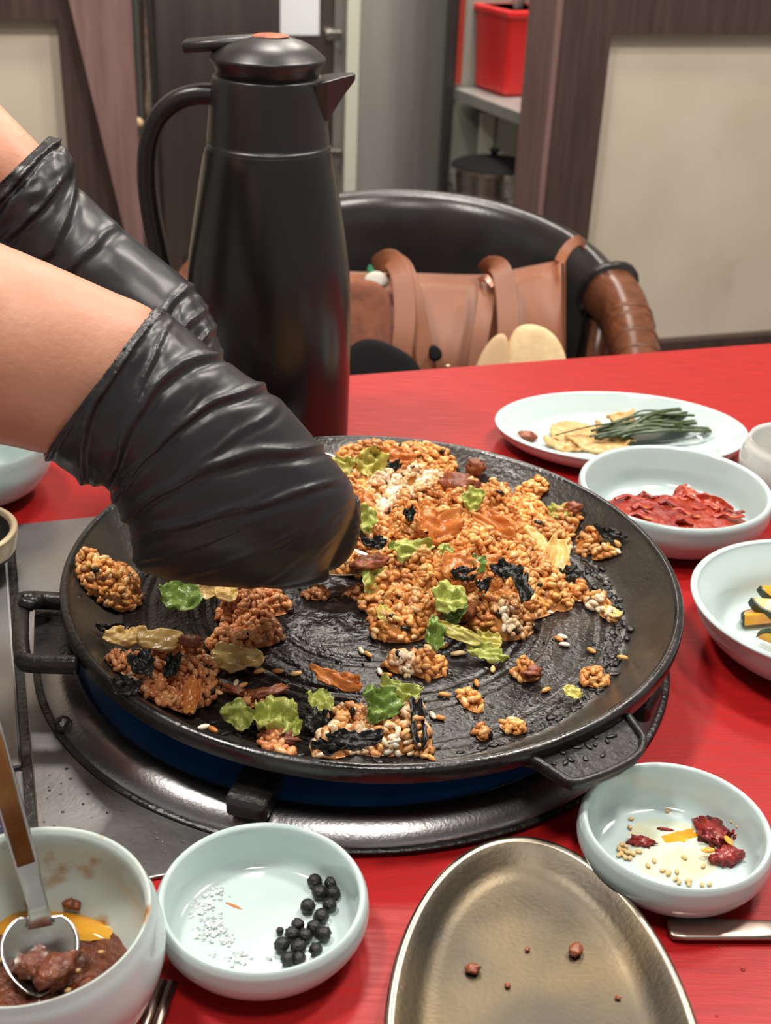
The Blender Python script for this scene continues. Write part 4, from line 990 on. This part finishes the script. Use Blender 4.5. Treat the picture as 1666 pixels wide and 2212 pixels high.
# body: forearms (seen), upper arms, torso, head as one surface
arm1 = section_loft([(470, 820, 300, 1010, .607, .020), (400, 745, 240, 1000, .605, .026), (330, 668, 182, 988, .602, .030), (250, 632, 100, 982, .597, .032), (120, 574, 20, 964, .590, .034), (0, 524, -60, 950, .586, .036), (-110, 482, -150, 930, .583, .038)], 6, 48)
def wtube(pts, rad, n=24): 
    path = spline([np.array(p) + np.array([0, 0, T]) for p in pts], 6); rr = np.interp(np.linspace(0, 1, len(path)), np.linspace(0, 1, len(rad)), rad); return tube(path, list(rr), n)
c1 = D(-60, 730, .585) - np.array([0, 0, T]); c2 = D(-130, 240, .735) - np.array([0, 0, T])
arm1b = wtube([c1, (-.30, .53, .262), (-.385, .51, .30), (-.50, .445, .395), (-.60, .38, .49)], [.040, .044, .044, .050, .058])
arm2 = section_loft([(190, 450, 70, 580, .741, .024), (100, 330, -40, 470, .737, .027), (40, 266, -110, 420, .734, .029), (-40, 185, -200, 350, .735, .031), (-110, 120, -280, 290, .737, .033)], 6, 48)
c2 = D(-150, 235, .736) - np.array([0, 0, T])
arm2b = wtube([c2, (-.345, .75, .36), (-.40, .755, .40), (-.51, .76, .455), (-.62, .76, .50)], [.036, .042, .044, .050, .058])
def etorso(rows, n=40):
    vs, rings = [], []
    R_ = catm(rows, 5)
    for (x, y, z, rx, ry) in R_: rings.append([(x + rx * math.cos(2 * math.pi * k / n), y + ry * math.sin(2 * math.pi * k / n), T + z) for k in range(n)])
    v, f = ringloft(rings); f.append(tuple(range(n))[::-1]); return v, f
torso_rows = [(-.87, .57, -.02, .10, .16), (-.83, .57, .12, .10, .15), (-.76, .57, .27, .11, .165), (-.68, .57, .42, .11, .19), (-.635, .57, .52, .085, .18), (-.615, .57, .565, .06, .10), (-.60, .57, .60, .05, .06), (-.58, .57, .66, .05, .055)]
torso = etorso(torso_rows)
headv, headf = lump((-.545, .57, T + .745), (.095, .075, .12), 0, 4, .0, sub=4)
face = [lump((-.452, .57, T + .725), (.018, .012, .022), 0, 1, .1), lump((-.55, .495, T + .74), (.018, .010, .028), 0, 1, .05), lump((-.55, .645, T + .74), (.018, .010, .028), 0, 1, .05),
        lump((-.470, .57, T + .675), (.022, .028, .010), 0, 1, .05), lump((-.468, .57, T + .662), (.018, .024, .008), 0, 1, .05)]
legs = [wtube([(-.87, .57 + s * .085, .0), (-.86, .57 + s * .10, -.32), (-.88, .57 + s * .10, -.70)], [.085, .062, .045]) for s in (-1, 1)]
v, f = join(arm1, arm1b, arm2, arm2b, torso, (headv, headf), *face, *legs)
remesh('body', v, f, .0042, M_SKIN, pe, 3)
shirt = etorso([(x, y, z, rx + .012, ry + .012) for (x, y, z, rx, ry) in torso_rows[:6]])
sl1 = wtube([(-.47, .462, .37), (-.54, .42, .43), (-.60, .38, .49)], [.064, .070, .074]); sl2 = wtube([(-.48, .758, .44), (-.55, .76, .47), (-.62, .76, .50)], [.064, .070, .074])
v, f = join(shirt, sl1, sl2); remesh('shirt', v, f, .008, M_SHIRT, pe, 3)
v, f = join(*[wtube([(-.87, .57 + s * .085, .02), (-.86, .57 + s * .10, -.32), (-.88, .57 + s * .10, -.70)], [.105, .080, .066]) for s in (-1, 1)], etorso([(-.87, .57, -.06, .115, .175), (-.85, .57, .05, .115, .17)]))
remesh('trousers', v, f, .009, M_SHIRT, pe, 3)
v, f = lump((-.565, .57, T + .775), (.100, .084, .105), 0, 4, .03, sub=4)
obj('hair', v, f, M_HAIR, pe)
for s in (-1, 1):
    v, f = lump((-.455, .57 + s * .03, T + .75), (.008, .011, .006), 0, 1, 0.0, sub=2); obj('eye', v, f, M_HAIR, pe)
    v, f = lump((-.83, .57 + s * .10, .045), (.13, .05, .045), 0, 1, .02); obj('shoe', v, f, M_BLACKC, pe)

# ------------------------------------------------------------------ serving spoons in the hands
spoon('serving_spoon', 'steel spoon scooping fried rice, gripped in the nearer glove', PP(672, 1206, .020), (-.85, -.12, .55), .10, .042, .030, (.02, -.12, 1), m=M_BRASSR, bdir=(1, .02, -.04), dep0=.006)
spoon('mixing_spoon', 'steel spoon edge showing behind the nearer glove', PP(682, 985, .020), (-.9, .1, .35), .09, .030, .024, (.2, -.1, 1))

# ------------------------------------------------------------------ fried rice
def grain_mesh():
    vs = [(0.5, 0, 0)]; ns = 6; prs = [(.40, .55), (.16, .95), (-.16, 1.0), (-.40, .6)]
    for x, r in prs:
        for k in range(ns):
            a = 2 * math.pi * k / ns; vs.append((x, r * .5 * math.cos(a), r * .5 * math.sin(a)))
    vs.append((-.5, 0, 0)); fs = []
    for k in range(ns): fs.append((0, 1 + k, 1 + (k + 1) % ns))
    for j in range(3):
        for k in range(ns):
            a = 1 + j * ns + k; b = 1 + j * ns + (k + 1) % ns; fs.append((a, a + ns, b + ns, b))
    e = len(vs) - 1
    for k in range(ns): fs.append((e, 1 + 3 * ns + (k + 1) % ns, 1 + 3 * ns + k))
    return np.array(vs), fs
GV, GF = grain_mesh()
PAL = np.array([lin(c) for c in [(222, 150, 78), (230, 168, 96), (212, 132, 62), (236, 186, 120), (218, 144, 72), (226, 158, 84), (242, 204, 150), (200, 112, 52)]])
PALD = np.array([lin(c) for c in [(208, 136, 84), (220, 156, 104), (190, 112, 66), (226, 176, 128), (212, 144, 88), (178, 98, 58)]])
PALW = np.array([lin(c) for c in [(240, 222, 190), (244, 230, 206), (236, 206, 160), (246, 236, 218)]])
def heap(label, blobs, seed, pal=PAL, white=(), dens=1.0, name='fried_rice_clump', edge=.22, Lg=.0065, Rg=.0035, zo=0.0):
    """blobs: (px, py, rx, ry, rot, h) in metres on the pan floor"""
    rng = random.Random(seed); B = []
    for (px, py, rx, ry, rot, h) in blobs:
        c = PP(px, py, h * .45 + zo); B.append((c[0], c[1], rx, ry, rot, h))
    wz = []
    for (px, py, r) in white:
        c = PP(px, py, .012); wz.append((c[0], c[1], r))
    def Hh(x, y):
        best = 0.0
        for (cx, cy, rx, ry, rot, h) in B:
            dx, dy = x - cx, y - cy; lx = dx * math.cos(rot) + dy * math.sin(rot); ly = -dx * math.sin(rot) + dy * math.cos(rot)
            d = math.hypot(lx / rx, ly / ry); th = math.atan2(ly, lx)
            d /= 1 + edge * nz((math.cos(th) * 2, math.sin(th) * 2, cx * 50), 1.0, seed)
            if d < 1: best = max(best, h * (1 - d * d) ** .72)
        if best > 0: best *= 1 + .55 * nz((x * 70, y * 70, 0), 1, seed) + .40 * nz((x * 170, y * 170, 3), 1, seed)
        return best
    pts, nrm, cl = [], [], []
    for (cx, cy, rx, ry, rot, h) in B:
        n = int(dens * math.pi * rx * ry / (Lg * Rg) * 3.1) + 3
        for _ in range(n):
            r, a = math.sqrt(rng.random()) * 1.05, rng.random() * 6.283
            lx, ly = r * rx * math.cos(a), r * ry * math.sin(a)
            x, y = cx + lx * math.cos(rot) - ly * math.sin(rot), cy + lx * math.sin(rot) + ly * math.cos(rot)
            hz = Hh(x, y)
            if hz <= 0: continue
            e = .002; gx = (Hh(x + e, y) - Hh(x - e, y)) / (2 * e); gy = (Hh(x, y + e) - Hh(x, y - e)) / (2 * e)
            nv = Vector((-max(-3, min(3, gx)), -max(-3, min(3, gy)), 1.0)).normalized()
            z = zo + floor_clamp(x, y) + max(.0012, hz + rng.uniform(-.0022, .0006))
            pts.append((x, y, z)); nrm.append(nv)
            g = nz((x * 45, y * 45, 0), 1, seed + 9)
            base = (pal[rng.randrange(len(pal))] * .6 + pal.mean(0) * .4) * (.86 + .55 * g + .18 * rng.random()) * np.array([1, 1 + .18 * g, 1 + .25 * g])
            w = 0.0
            for (wx, wy, wr) in wz:
                dd2 = math.hypot(x - wx, (y - wy)) / wr; w = max(w, 1.15 - dd2 + .35 * nz((x * 140, y * 140, 0), 1, seed))
            if w > .3: base = base + (PALW[rng.randrange(4)] - base) * min(1, (w - .3) * 2)
            if rng.random() < .022: base = np.array([.012, .010, .008])
            cl.append(np.clip(base, 0.006, 1))
    N_ = len(pts); allv = np.empty((N_ * len(GV), 3)); cols = np.empty((N_ * len(GV), 3)); fs = []
    k = len(GV)
    for i in range(N_):
        nv = nrm[i]; t = Vector((rng.gauss(0, 1), rng.gauss(0, 1), rng.gauss(0, .55))); t = t - nv * t.dot(nv) * .75; t.normalize()
        s = nv.cross(t); s.normalize(); u = t.cross(s)
        L_ = Lg * rng.uniform(.75, 1.12); R_ = Rg * rng.uniform(.85, 1.15)
        Mx = np.array([[t.x * L_, s.x * R_, u.x * R_], [t.y * L_, s.y * R_, u.y * R_], [t.z * L_, s.z * R_, u.z * R_]])
        gv = GV.copy(); gv[:, 2] += rng.uniform(-.22, .22) * (gv[:, 0] ** 2) * 2
        allv[i * k:(i + 1) * k] = gv @ Mx.T + np.array(pts[i]); cols[i * k:(i + 1) * k] = cl[i]
    fs = [tuple(q + i * k for q in ff) for i in range(N_) for ff in GF]
    dv, df, dc = [], [], []
    for (cx, cy, rx, ry, rot, h) in B:      # sticky mass under the grains
        o0 = len(dv); nr, na = 14, 40
        for j in range(nr + 1):
            for a_ in range(na):
                a = 2 * math.pi * a_ / na; r = .97 * j / nr; lx, ly = r * rx * math.cos(a), r * ry * math.sin(a)
                x, y = cx + lx * math.cos(rot) - ly * math.sin(rot), cy + lx * math.sin(rot) + ly * math.cos(rot)
                dv.append((x, y, zo + floor_clamp(x, y) + max(0, Hh(x, y) * .96 - .0034) * (1 if j < nr else 0) + .0003)); dc.append(pal[0] * .75)
        for j in range(nr):
            for a_ in range(na):
                p0 = o0 + j * na + a_; p1 = o0 + j * na + (a_ + 1) % na; df.append((p0, p0 + na, p1 + na, p1))
    v, f = join((allv, fs), (np.array(dv), df)); cc_ = np.concatenate([cols, np.array(dc)])
    return tag(obj(name, v, f, M_RICE, cols=cc_), label, 'rice', 'clumps of fried rice in the pan', 'stuff')

heap('main mound of orange kimchi fried rice filling the far side of the pan',
     [(850, 1060, .050, .034, .1, .024), (960, 1110, .050, .040, -.2, .030), (1060, 1110, .045, .034, -.4, .026), (900, 1180, .042, .034, .0, .024), (1010, 1200, .055, .042, -.2, .028), (1100, 1240, .036, .034, -.3, .026), (910, 1270, .036, .030, .2, .024),
      (1000, 1275, .034, .026, -.2, .022), (1080, 1320, .022, .019, -.3, .018), (870, 1340, .020, .014, .3, .014), (800, 1022, .028, .020, 0, .013), (910, 1010, .026, .017, -.2, .012), (1150, 1150, .026, .020, -.6, .015), (760, 1100, .030, .036, 0, .022), (790, 1180, .030, .022, 0, .020), (860, 985, .024, .010, -.1, .006), (1165, 1215, .020, .016, -.3, .012), (1200, 1130, .016, .012, -.4, .010)],
     1, white=[(870, 1080, .030), (930, 1050, .022), (840, 1100, .016), (1100, 1335, .010), (890, 1040, .012)], name='fried_rice_mound')
heap('rounded flat cake of fried rice at the left wall of the pan', [(236, 1246, .0185, .0170, .1, .021)], 2, dens=1.9, edge=.15)
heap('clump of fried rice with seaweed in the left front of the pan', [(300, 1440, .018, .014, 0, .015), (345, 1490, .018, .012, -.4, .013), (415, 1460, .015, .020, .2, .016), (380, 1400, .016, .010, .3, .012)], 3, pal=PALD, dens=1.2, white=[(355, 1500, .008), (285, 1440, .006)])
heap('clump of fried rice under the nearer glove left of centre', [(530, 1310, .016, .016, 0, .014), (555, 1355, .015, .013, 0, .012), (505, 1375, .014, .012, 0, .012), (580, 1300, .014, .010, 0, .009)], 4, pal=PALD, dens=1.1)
heap('clump of fried rice with seaweed at the near rim of the pan', [(770, 1560, .016, .015, .4, .014), (820, 1590, .020, .010, 0, .012), (720, 1600, .012, .009, .3, .010), (865, 1520, .013, .014, 0, .013), (900, 1580, .008, .014, .2, .009)], 5, pal=np.concatenate([PAL, PALW[:2]]), dens=1.1, white=[(780, 1575, .008), (850, 1585, .008)])
heap('pale clump of rice in the middle of the pan floor', [(880, 1422, .013, .010, 0, .010), (925, 1432, .011, .009, 0, .010)], 6, dens=1.2, white=[(870, 1420, .012)])
heap('small reddish rice clump right of the lettuce strip', [(1135, 1445, .0085, .0075, -.5, .008)], 7, dens=1.2)
heap('small square clump of rice near the right rim', [(1285, 1458, .0075, .0080, .3, .007)], 8, dens=1.3)
heap('short elongated rice clump in front of centre', [(1018, 1508, .0055, .0105, .5, .006)], 9, dens=1.2)
heap('tiny pair of rice grains near the front right', [(1042, 1580, .0035, .0060, .1, .004)], 10, dens=1.5)
heap('tiny pale rice clump near the front right rim', [(1108, 1566, .0070, .0048, -.4, .005)], 11, dens=1.3, white=[(1108, 1566, .007)])
heap('scatter of orange rice at the right wall of the pan', [(1272, 1165, .0075, .0085, 0, .007), (1310, 1188, .0085, .0040, -.3, .005)], 12, dens=1.1)
heap('orange to white tail of rice at the right of the mound', [(1250, 1272, .0075, .0095, .2, .008), (1290, 1295, .0080, .0075, -.7, .008), (1318, 1325, .0070, .0040, -.7, .006)], 13, dens=1.2, white=[(1290, 1290, .013)])
heap('small pale rice clump left of the white tail', [(1208, 1300, .0085, .0068, -.3, .006)], 14, dens=1.2, white=[(1210, 1305, .006)])
heap('lone rice clump against the far right wall', [(1145, 1056, .0110, .0070, 0, .009)], 15, dens=1.2)
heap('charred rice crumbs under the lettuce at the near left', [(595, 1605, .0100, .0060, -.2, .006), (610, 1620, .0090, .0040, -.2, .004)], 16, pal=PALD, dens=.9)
heap('dark rice crumbs in the shadow under the glove', [(685, 1278, .0085, .0065, 0, .005), (770, 1278, .0060, .0070, 0, .005)], 17, pal=PALD * .8, dens=.9)  # palette darkened for the shade under the glove
heap('rice grains around the meat strip at the left', [(540, 1510, .0090, .0055, .3, .004)], 18, pal=PALD, dens=.5)
heap('rice heaped on the serving spoon beside the glove', [(728, 1206, .0150, .0115, 0, .012)], 19, dens=1.2, zo=.0145)
# loose grains
loose = [(780, 1405), (795, 1413), (1207, 1380), (1220, 1392), (1278, 1405), (1345, 1420), (985, 1412), (1065, 1445), (960, 1500), (935, 1545), (950, 1550), (640, 1455), (510, 1475), (525, 1480), (1030, 1475), (820, 1450), (835, 1458), (850, 1440), (890, 1625), (915, 1632), (930, 1636), (440, 1570), (460, 1575), (1065, 1035), (1335, 1190), (560, 1450), (600, 1450), (1215, 1375), (1180, 1490), (960, 1395), (995, 1410), (470, 1495), (730, 1605), (690, 1630)]
random.seed(5)
for k, (x, y) in enumerate(loose):
    q = PP(x, y, .0012); q[2] = floor_clamp(q[0], q[1]) + .0012
    a = random.random() * 3.14; R_ = np.array(Matrix.Rotation(a, 3, 'Z')); v = (GV * np.array([.0068, .0031, .0027])) @ R_.T + q
    c_ = (PAL if k % 3 else PALW)[k % 4]
    tag(obj('rice_grain', v, GF, M_RICE, cols=np.tile(c_, (len(v), 1))), 'loose cooked rice grain lying apart on the black pan', 'rice', 'loose rice grains on the pan floor')

# ------------------------------------------------------------------ ingredients in the rice
def leaf(px, py, h, w, l, rz, rx, ry, m_, seed, lab, curl=.004, ruffle=.007, jag=.24, thick=.0007, name='lettuce_piece', cat='lettuce', grp='lettuce scraps in the fried rice', c2=0.0):
    v, f = sheet(PP(px, py, h), w, l, (rx, ry, rz), seed, curl, c2, ruffle, jag, thick=thick)
    lowest = min(p[2] - floor_clamp(p[0], p[1]) for p in v)
    if lowest < .0004: v[:, 2] += .0004 - lowest
    tag(obj(name, v, f, m_), lab, cat, grp)
leaf(388, 1283, .010, .024, .022, .2, .5, .1, M_LETG, 1, 'deep green lettuce piece below the nearer glove', .004, .004)
leaf(596, 1548, .010, .022, .022, .4, .5, .0, M_LET, 2, 'bright green ruffled lettuce at the near left of the pan', .004, .008)
leaf(632, 1568, .006, .009, .014, .2, .4, .1, M_LET, 31, 'small lettuce lobe beside the bright ruffled lettuce', .003, .003)
leaf(520, 1545, .008, .018, .014, -.2, .9, .2, M_LET, 3, 'olive lettuce scrap with orange edge left of the ruffled lettuce', .006, .004)
leaf(692, 1516, .006, .014, .014, .5, .4, .1, M_LET, 4, 'small pale green lettuce scrap left of the near clump', .002, .004)
leaf(818, 1522, .018, .020, .020, .1, .6, .3, M_LETG, 5, 'bright green lettuce on the near rim clump', .006, .007)
leaf(862, 1492, .014, .022, .013, -.1, .5, .2, M_LET, 6, 'yellow-green lettuce behind the near rim clump', .004, .006)
leaf(972, 1292, .026, .022, .018, -.7, .6, .2, M_LET, 7, 'green and yellow lettuce scrap at the front of the mound', .004, .006)
leaf(985, 1325, .018, .012, .016, -.8, .7, .2, M_LETG, 32, 'narrow green lettuce strip hanging under the front of the mound', .003, .003)
leaf(1052, 1408, .006, .024, .012, -.3, .4, .1, M_LET, 8, 'broad light green end of the long lettuce strip', .001, .004)
leaf(935, 1370, .012, .010, .020, .3, .9, .2, M_LETG, 9, 'dark green curled left end of the long lettuce strip', .004, .004)
leaf(985, 1365, .014, .034, .008, -.45, .8, .1, M_LETY, 33, 'thin pale arch of the long lettuce strip', -.006, .002)
leaf(885, 1190, .030, .026, .016, .3, .8, .1, M_LET, 10, 'green lettuce leaf in the middle of the mound', .005, .006)
leaf(1130, 1190, .022, .011, .010, .2, .6, .1, M_LETG, 11, 'small green lettuce scrap near the pale kimchi stems', .002, .003)
leaf(808, 1255, .014, .018, .022, .1, .9, .3, M_LET, 12, 'lettuce piece beneath the serving spoon', .005, .005)
leaf(800, 1000, .030, .022, .020, .3, .9, .0, M_LETY, 13, 'yellow-green lettuce leaf at the top of the mound', .006, .008)
leaf(740, 1012, .028, .020, .018, -.5, .8, .0, M_LETY, 14, 'yellow lettuce leaf against the glove knuckles', .006, .006)
leaf(790, 1125, .030, .016, .018, -.2, .9, .2, M_LET, 15, 'olive lettuce curl beside the glove', .006, .004)
leaf(1213, 1106, .008, .018, .012, -.2, .5, .1, M_LET, 16, 'pale green lettuce scrap at the far right of the mound', .003, .005)
leaf(1030, 1218, .033, .010, .012, .4, .8, .2, M_LETG, 17, 'glossy green lettuce bit on the centre of the mound', .004, .002)
leaf(1022, 1078, .034, .014, .016, -.4, .8, .2, M_LET, 18, 'light green lettuce on the far part of the mound', .004, .004)
leaf(1240, 1496, .004, .010, .008, -.4, .3, .1, M_LETY, 19, 'tiny yellow-green scrap near the right rim', .002, .002)
leaf(828, 1325, .010, .009, .011, .2, .5, .1, M_LETY, 20, 'small translucent leaf at the left foot of the mound', .002, .002)
leaf(965, 1200, .032, .012, .014, .6, .7, .1, M_LET, 21, 'green leaf tucked in the rice above the mound centre', .003, .004)
leaf(1060, 1385, .008, .016, .010, -.5, .5, .1, M_LETY, 22, 'olive lettuce bit at the front right foot of the mound', .003, .003)
KG = dict(name='kimchi_piece', cat='kimchi', grp='kimchi pieces in the fried rice')
leaf(935, 1130, .036, .030, .026, .5, .7, .2, M_KIM, 41, 'large glossy brown-orange kimchi piece standing in the mound', .008, .006, .3, .0016, **KG)
leaf(1165, 1175, .016, .010, .030, .75, .5, .2, M_KIMP, 42, 'long pale kimchi stem at the right of the mound', .004, .002, .15, .003, **KG)
leaf(1203, 1195, .014, .014, .028, .05, .45, .2, M_KIMP, 43, 'thick pale kimchi stem at the right of the mound', .005, .002, .15, .0035, **KG)
leaf(730, 1468, .008, .028, .010, -.3, .5, .1, M_KIM, 44, 'orange kimchi strip left of the near clump', .004, .004, .25, .0016, **KG)
leaf(505, 1418, .006, .032, .018, .15, .3, .1, M_KIMP, 45, 'pale cabbage leaf beneath the left-centre rice', .002, .003, .2, .0012, **KG)
leaf(268, 1375, .010, .024, .014, .25, .5, .1, M_KIMP, 46, 'translucent pale kimchi at the left wall of the pan', .003, .003, .25, .0012, **KG)
leaf(345, 1382, .014, .026, .014, .3, .4, .1, M_KIMP, 47, 'smooth cream cabbage rib on the left clump', .002, .001, .15, .002, **KG)
leaf(778, 1092, .032, .022, .022, -.6, .7, .2, M_KIM, 48, 'yellow-orange kimchi leaf against the glove', .005, .004, .25, .0012, **KG)
leaf(1075, 1135, .030, .034, .014, -.6, .6, .1, M_KIM, 49, 'long orange kimchi strip on the right of the mound', .004, .005, .25, .0014, **KG)
leaf(490, 1278, .018, .014, .014, .3, .5, .1, M_KIMP, 50, 'pale kimchi square just below the glove', .002, .002, .2, .0016, **KG)
leaf(985, 1225, .034, .022, .020, .2, .6, .2, M_KIM, 51, 'glossy orange kimchi leaf at the centre of the mound', .004, .004, .25, .0012, **KG)
leaf(860, 985, .026, .026, .016, -.3, .7, .1, M_KIM, 52, 'orange kimchi at the far edge of the mound', .004, .005, .25, .0014, **KG)
leaf(415, 1515, .008, .010, .020, .1, .6, .2, M_KIM, 53, 'pink-orange kimchi tip at the foot of the left clump', .003, .002, .15, .002, **KG)
leaf(1085, 1215, .028, .030, .012, .3, .5, .1, M_KIM, 54, 'stringy orange kimchi on the right front of the mound', .003, .004, .25, .0012, **KG)
leaf(1325, 1322, .005, .012, .007, -.6, .3, .1, M_KIMP, 55, 'pale orange scrap at the tip of the white rice tail', .002, .001, .15, .0016, **KG)
leaf(440, 1275, .008, .014, .012, .2, .5, .1, M_KIMP, 56, 'translucent scrap right of the deep green lettuce', .002, .002, .2, .001, **KG)
def meat(px, py, h, s, rz, seed, lab):
    v, f = lump(PP(px, py, h), s, rz, seed, .7, 3.0)
    lowest = min(p[2] - floor_clamp(p[0], p[1]) for p in v)
    if lowest < 0.0003: v[:, 2] += .0003 - lowest
    tag(obj('meat_piece', v, f, M_MEAT), lab, 'meat', 'browned meat bits in the fried rice')
meat(575, 1498, .003, (.011, .0034, .003), .45, 1, 'twisted brown meat strip on the left pan floor')
meat(505, 1492, .003, (.007, .0025, .0025), -.5, 2, 'thin brown meat shred left of the meat strip')
meat(992, 1045, .026, (.014, .007, .006), -.2, 3, 'dark brown meat chunk at the far side of the mound')
meat(800, 1215, .022, (.011, .006, .004), .4, 4, 'brown meat scrap on the edge of the serving spoon')
meat(1000, 1320, .012, (.008, .006, .005), 0, 5, 'dark meat chunk in the hollow at the front of the mound')
meat(1150, 1450, .006, (.005, .004, .003), 0, 6, 'dark red meat bit on the small rice clump')
meat(600, 1590, .005, (.010, .004, .003), -.2, 7, 'charred meat crumb under the ruffled lettuce')
meat(1028, 1010, .012, (.006, .005, .006), 0, 8, 'dark crumb at the far wall of the pan')
meat(410, 1385, .018, (.006, .004, .003), 0, 9, 'dark red meat bit on the left clump')
meat(1240, 1100, .006, (.005, .004, .004), 0, 10, 'red kimchi-stained bit beside the pale green scrap')
NG = dict(name='seaweed_flake', cat='seaweed', grp='black seaweed flakes in the fried rice')
for k, (px, py, h, w, l, rz, lab) in enumerate([(1130, 1268, .034, .012, .020, .2, 'long black seaweed flake on the right of the mound'), (1095, 1232, .034, .018, .011, -.3, 'black seaweed flake above the long one on the mound'), (806, 1172, .034, .014, .009, 0, 'glossy black seaweed wad beside the glove'), (765, 1598, .014, .024, .009, .1, 'broad black seaweed flake on the near rim clump'),
        (705, 1612, .010, .016, .007, -.1, 'black seaweed strip left of the broad near flake'), (902, 1560, .012, .008, .026, .2, 'upright black seaweed strip right of the near clump'), (690, 1565, .005, .013, .018, .1, 'black seaweed behind the near clump'), (305, 1432, .017, .014, .014, .5, 'black seaweed flake on the left clump'),
        (375, 1440, .016, .007, .016, -.2, 'thin black seaweed strip on the left clump'), (882, 1112, .038, .007, .012, .3, 'small seaweed flake on the white rice'), (1002, 1240, .032, .014, .008, .1, 'black seaweed on the centre of the mound'), (845, 1008, .026, .012, .010, .2, 'black seaweed at the far edge of the mound'),
        (905, 1215, .026, .008, .008, 0, 'small seaweed bit on the left of the mound'), (1040, 1265, .028, .010, .008, .4, 'seaweed bit in front of the mound centre'), (1230, 1245, .004, .014, .012, 0, 'black seaweed on the pan floor beside the pale stems'), (275, 1485, .004, .016, .010, .4, 'black seaweed at the foot of the left clump'), (1320, 1165, .004, .020, .010, -.4, 'charred black flake along the right wall'),
        (240, 1360, .006, .016, .006, .1, 'black seaweed sliver on the left wall')]):
    leaf(px, py, h, w, l, rz, .45, .1, M_NORI, 60 + k, lab, .004, .004, .30, .0010, **NG)

# burnt crust ridge round the edge of the floor
random.seed(11); cv = []
for k in range(300):
    a = random.gauss(-.15, .45) if k < 200 else random.uniform(0, 6.28); r = .1455 + random.gauss(0, .0022); x, y = PC[0] + r * math.cos(a), PC[1] + r * math.sin(a)
    s = random.uniform(.0005, .0019); cv.append(lump((x, y, floor_clamp(x, y)), (s * 1.1, s * 2.0, s * .45), a + random.gauss(0, .5), k, .6, sub=2))
for k in range(520):
    a = random.uniform(0, 6.28); r = .14 * math.sqrt(random.random()); x, y = PC[0] + r * math.cos(a), PC[1] + r * math.sin(a); s = random.uniform(.0003, .0011)
    cv.append(lump((x, y, floor_clamp(x, y)), (s * 1.5, s, s * .6), random.random() * 3, k, .4, sub=1))
v, f = join(*cv); o = obj('burnt_residue', v, f, M_IRON, pan); o['kind'] = 'stuff'

# water droplets on the steel plate and the lacquer
cv = []
for k in range(150):
    if k < 90: q = P(random.uniform(90, 420), random.uniform(1600, 1860), .0023)
    else: q = P(random.uniform(780, 1640), random.uniform(1640, 2200), .0001)
    ok = np.linalg.norm(q[:2] - RC) > .192 and all(np.linalg.norm(q[:2] - c_) > .05 for c_ in (SB, QB, AB))
    if not ok or (k >= 90 and abs(q[0] - tc[0]) < .075): continue
    s = random.uniform(.0003, .0011); v, f = lathe([(s, 0), (s * .8, s * .3), (s * .4, s * .5), (0, s * .55)], 8, q); cv.append((v, f))
v, f = join(*cv); tag(obj('water_droplets', v, f, M_WATER), 'tiny water droplets splashed on the steel plate and red table', 'water', kind='stuff')
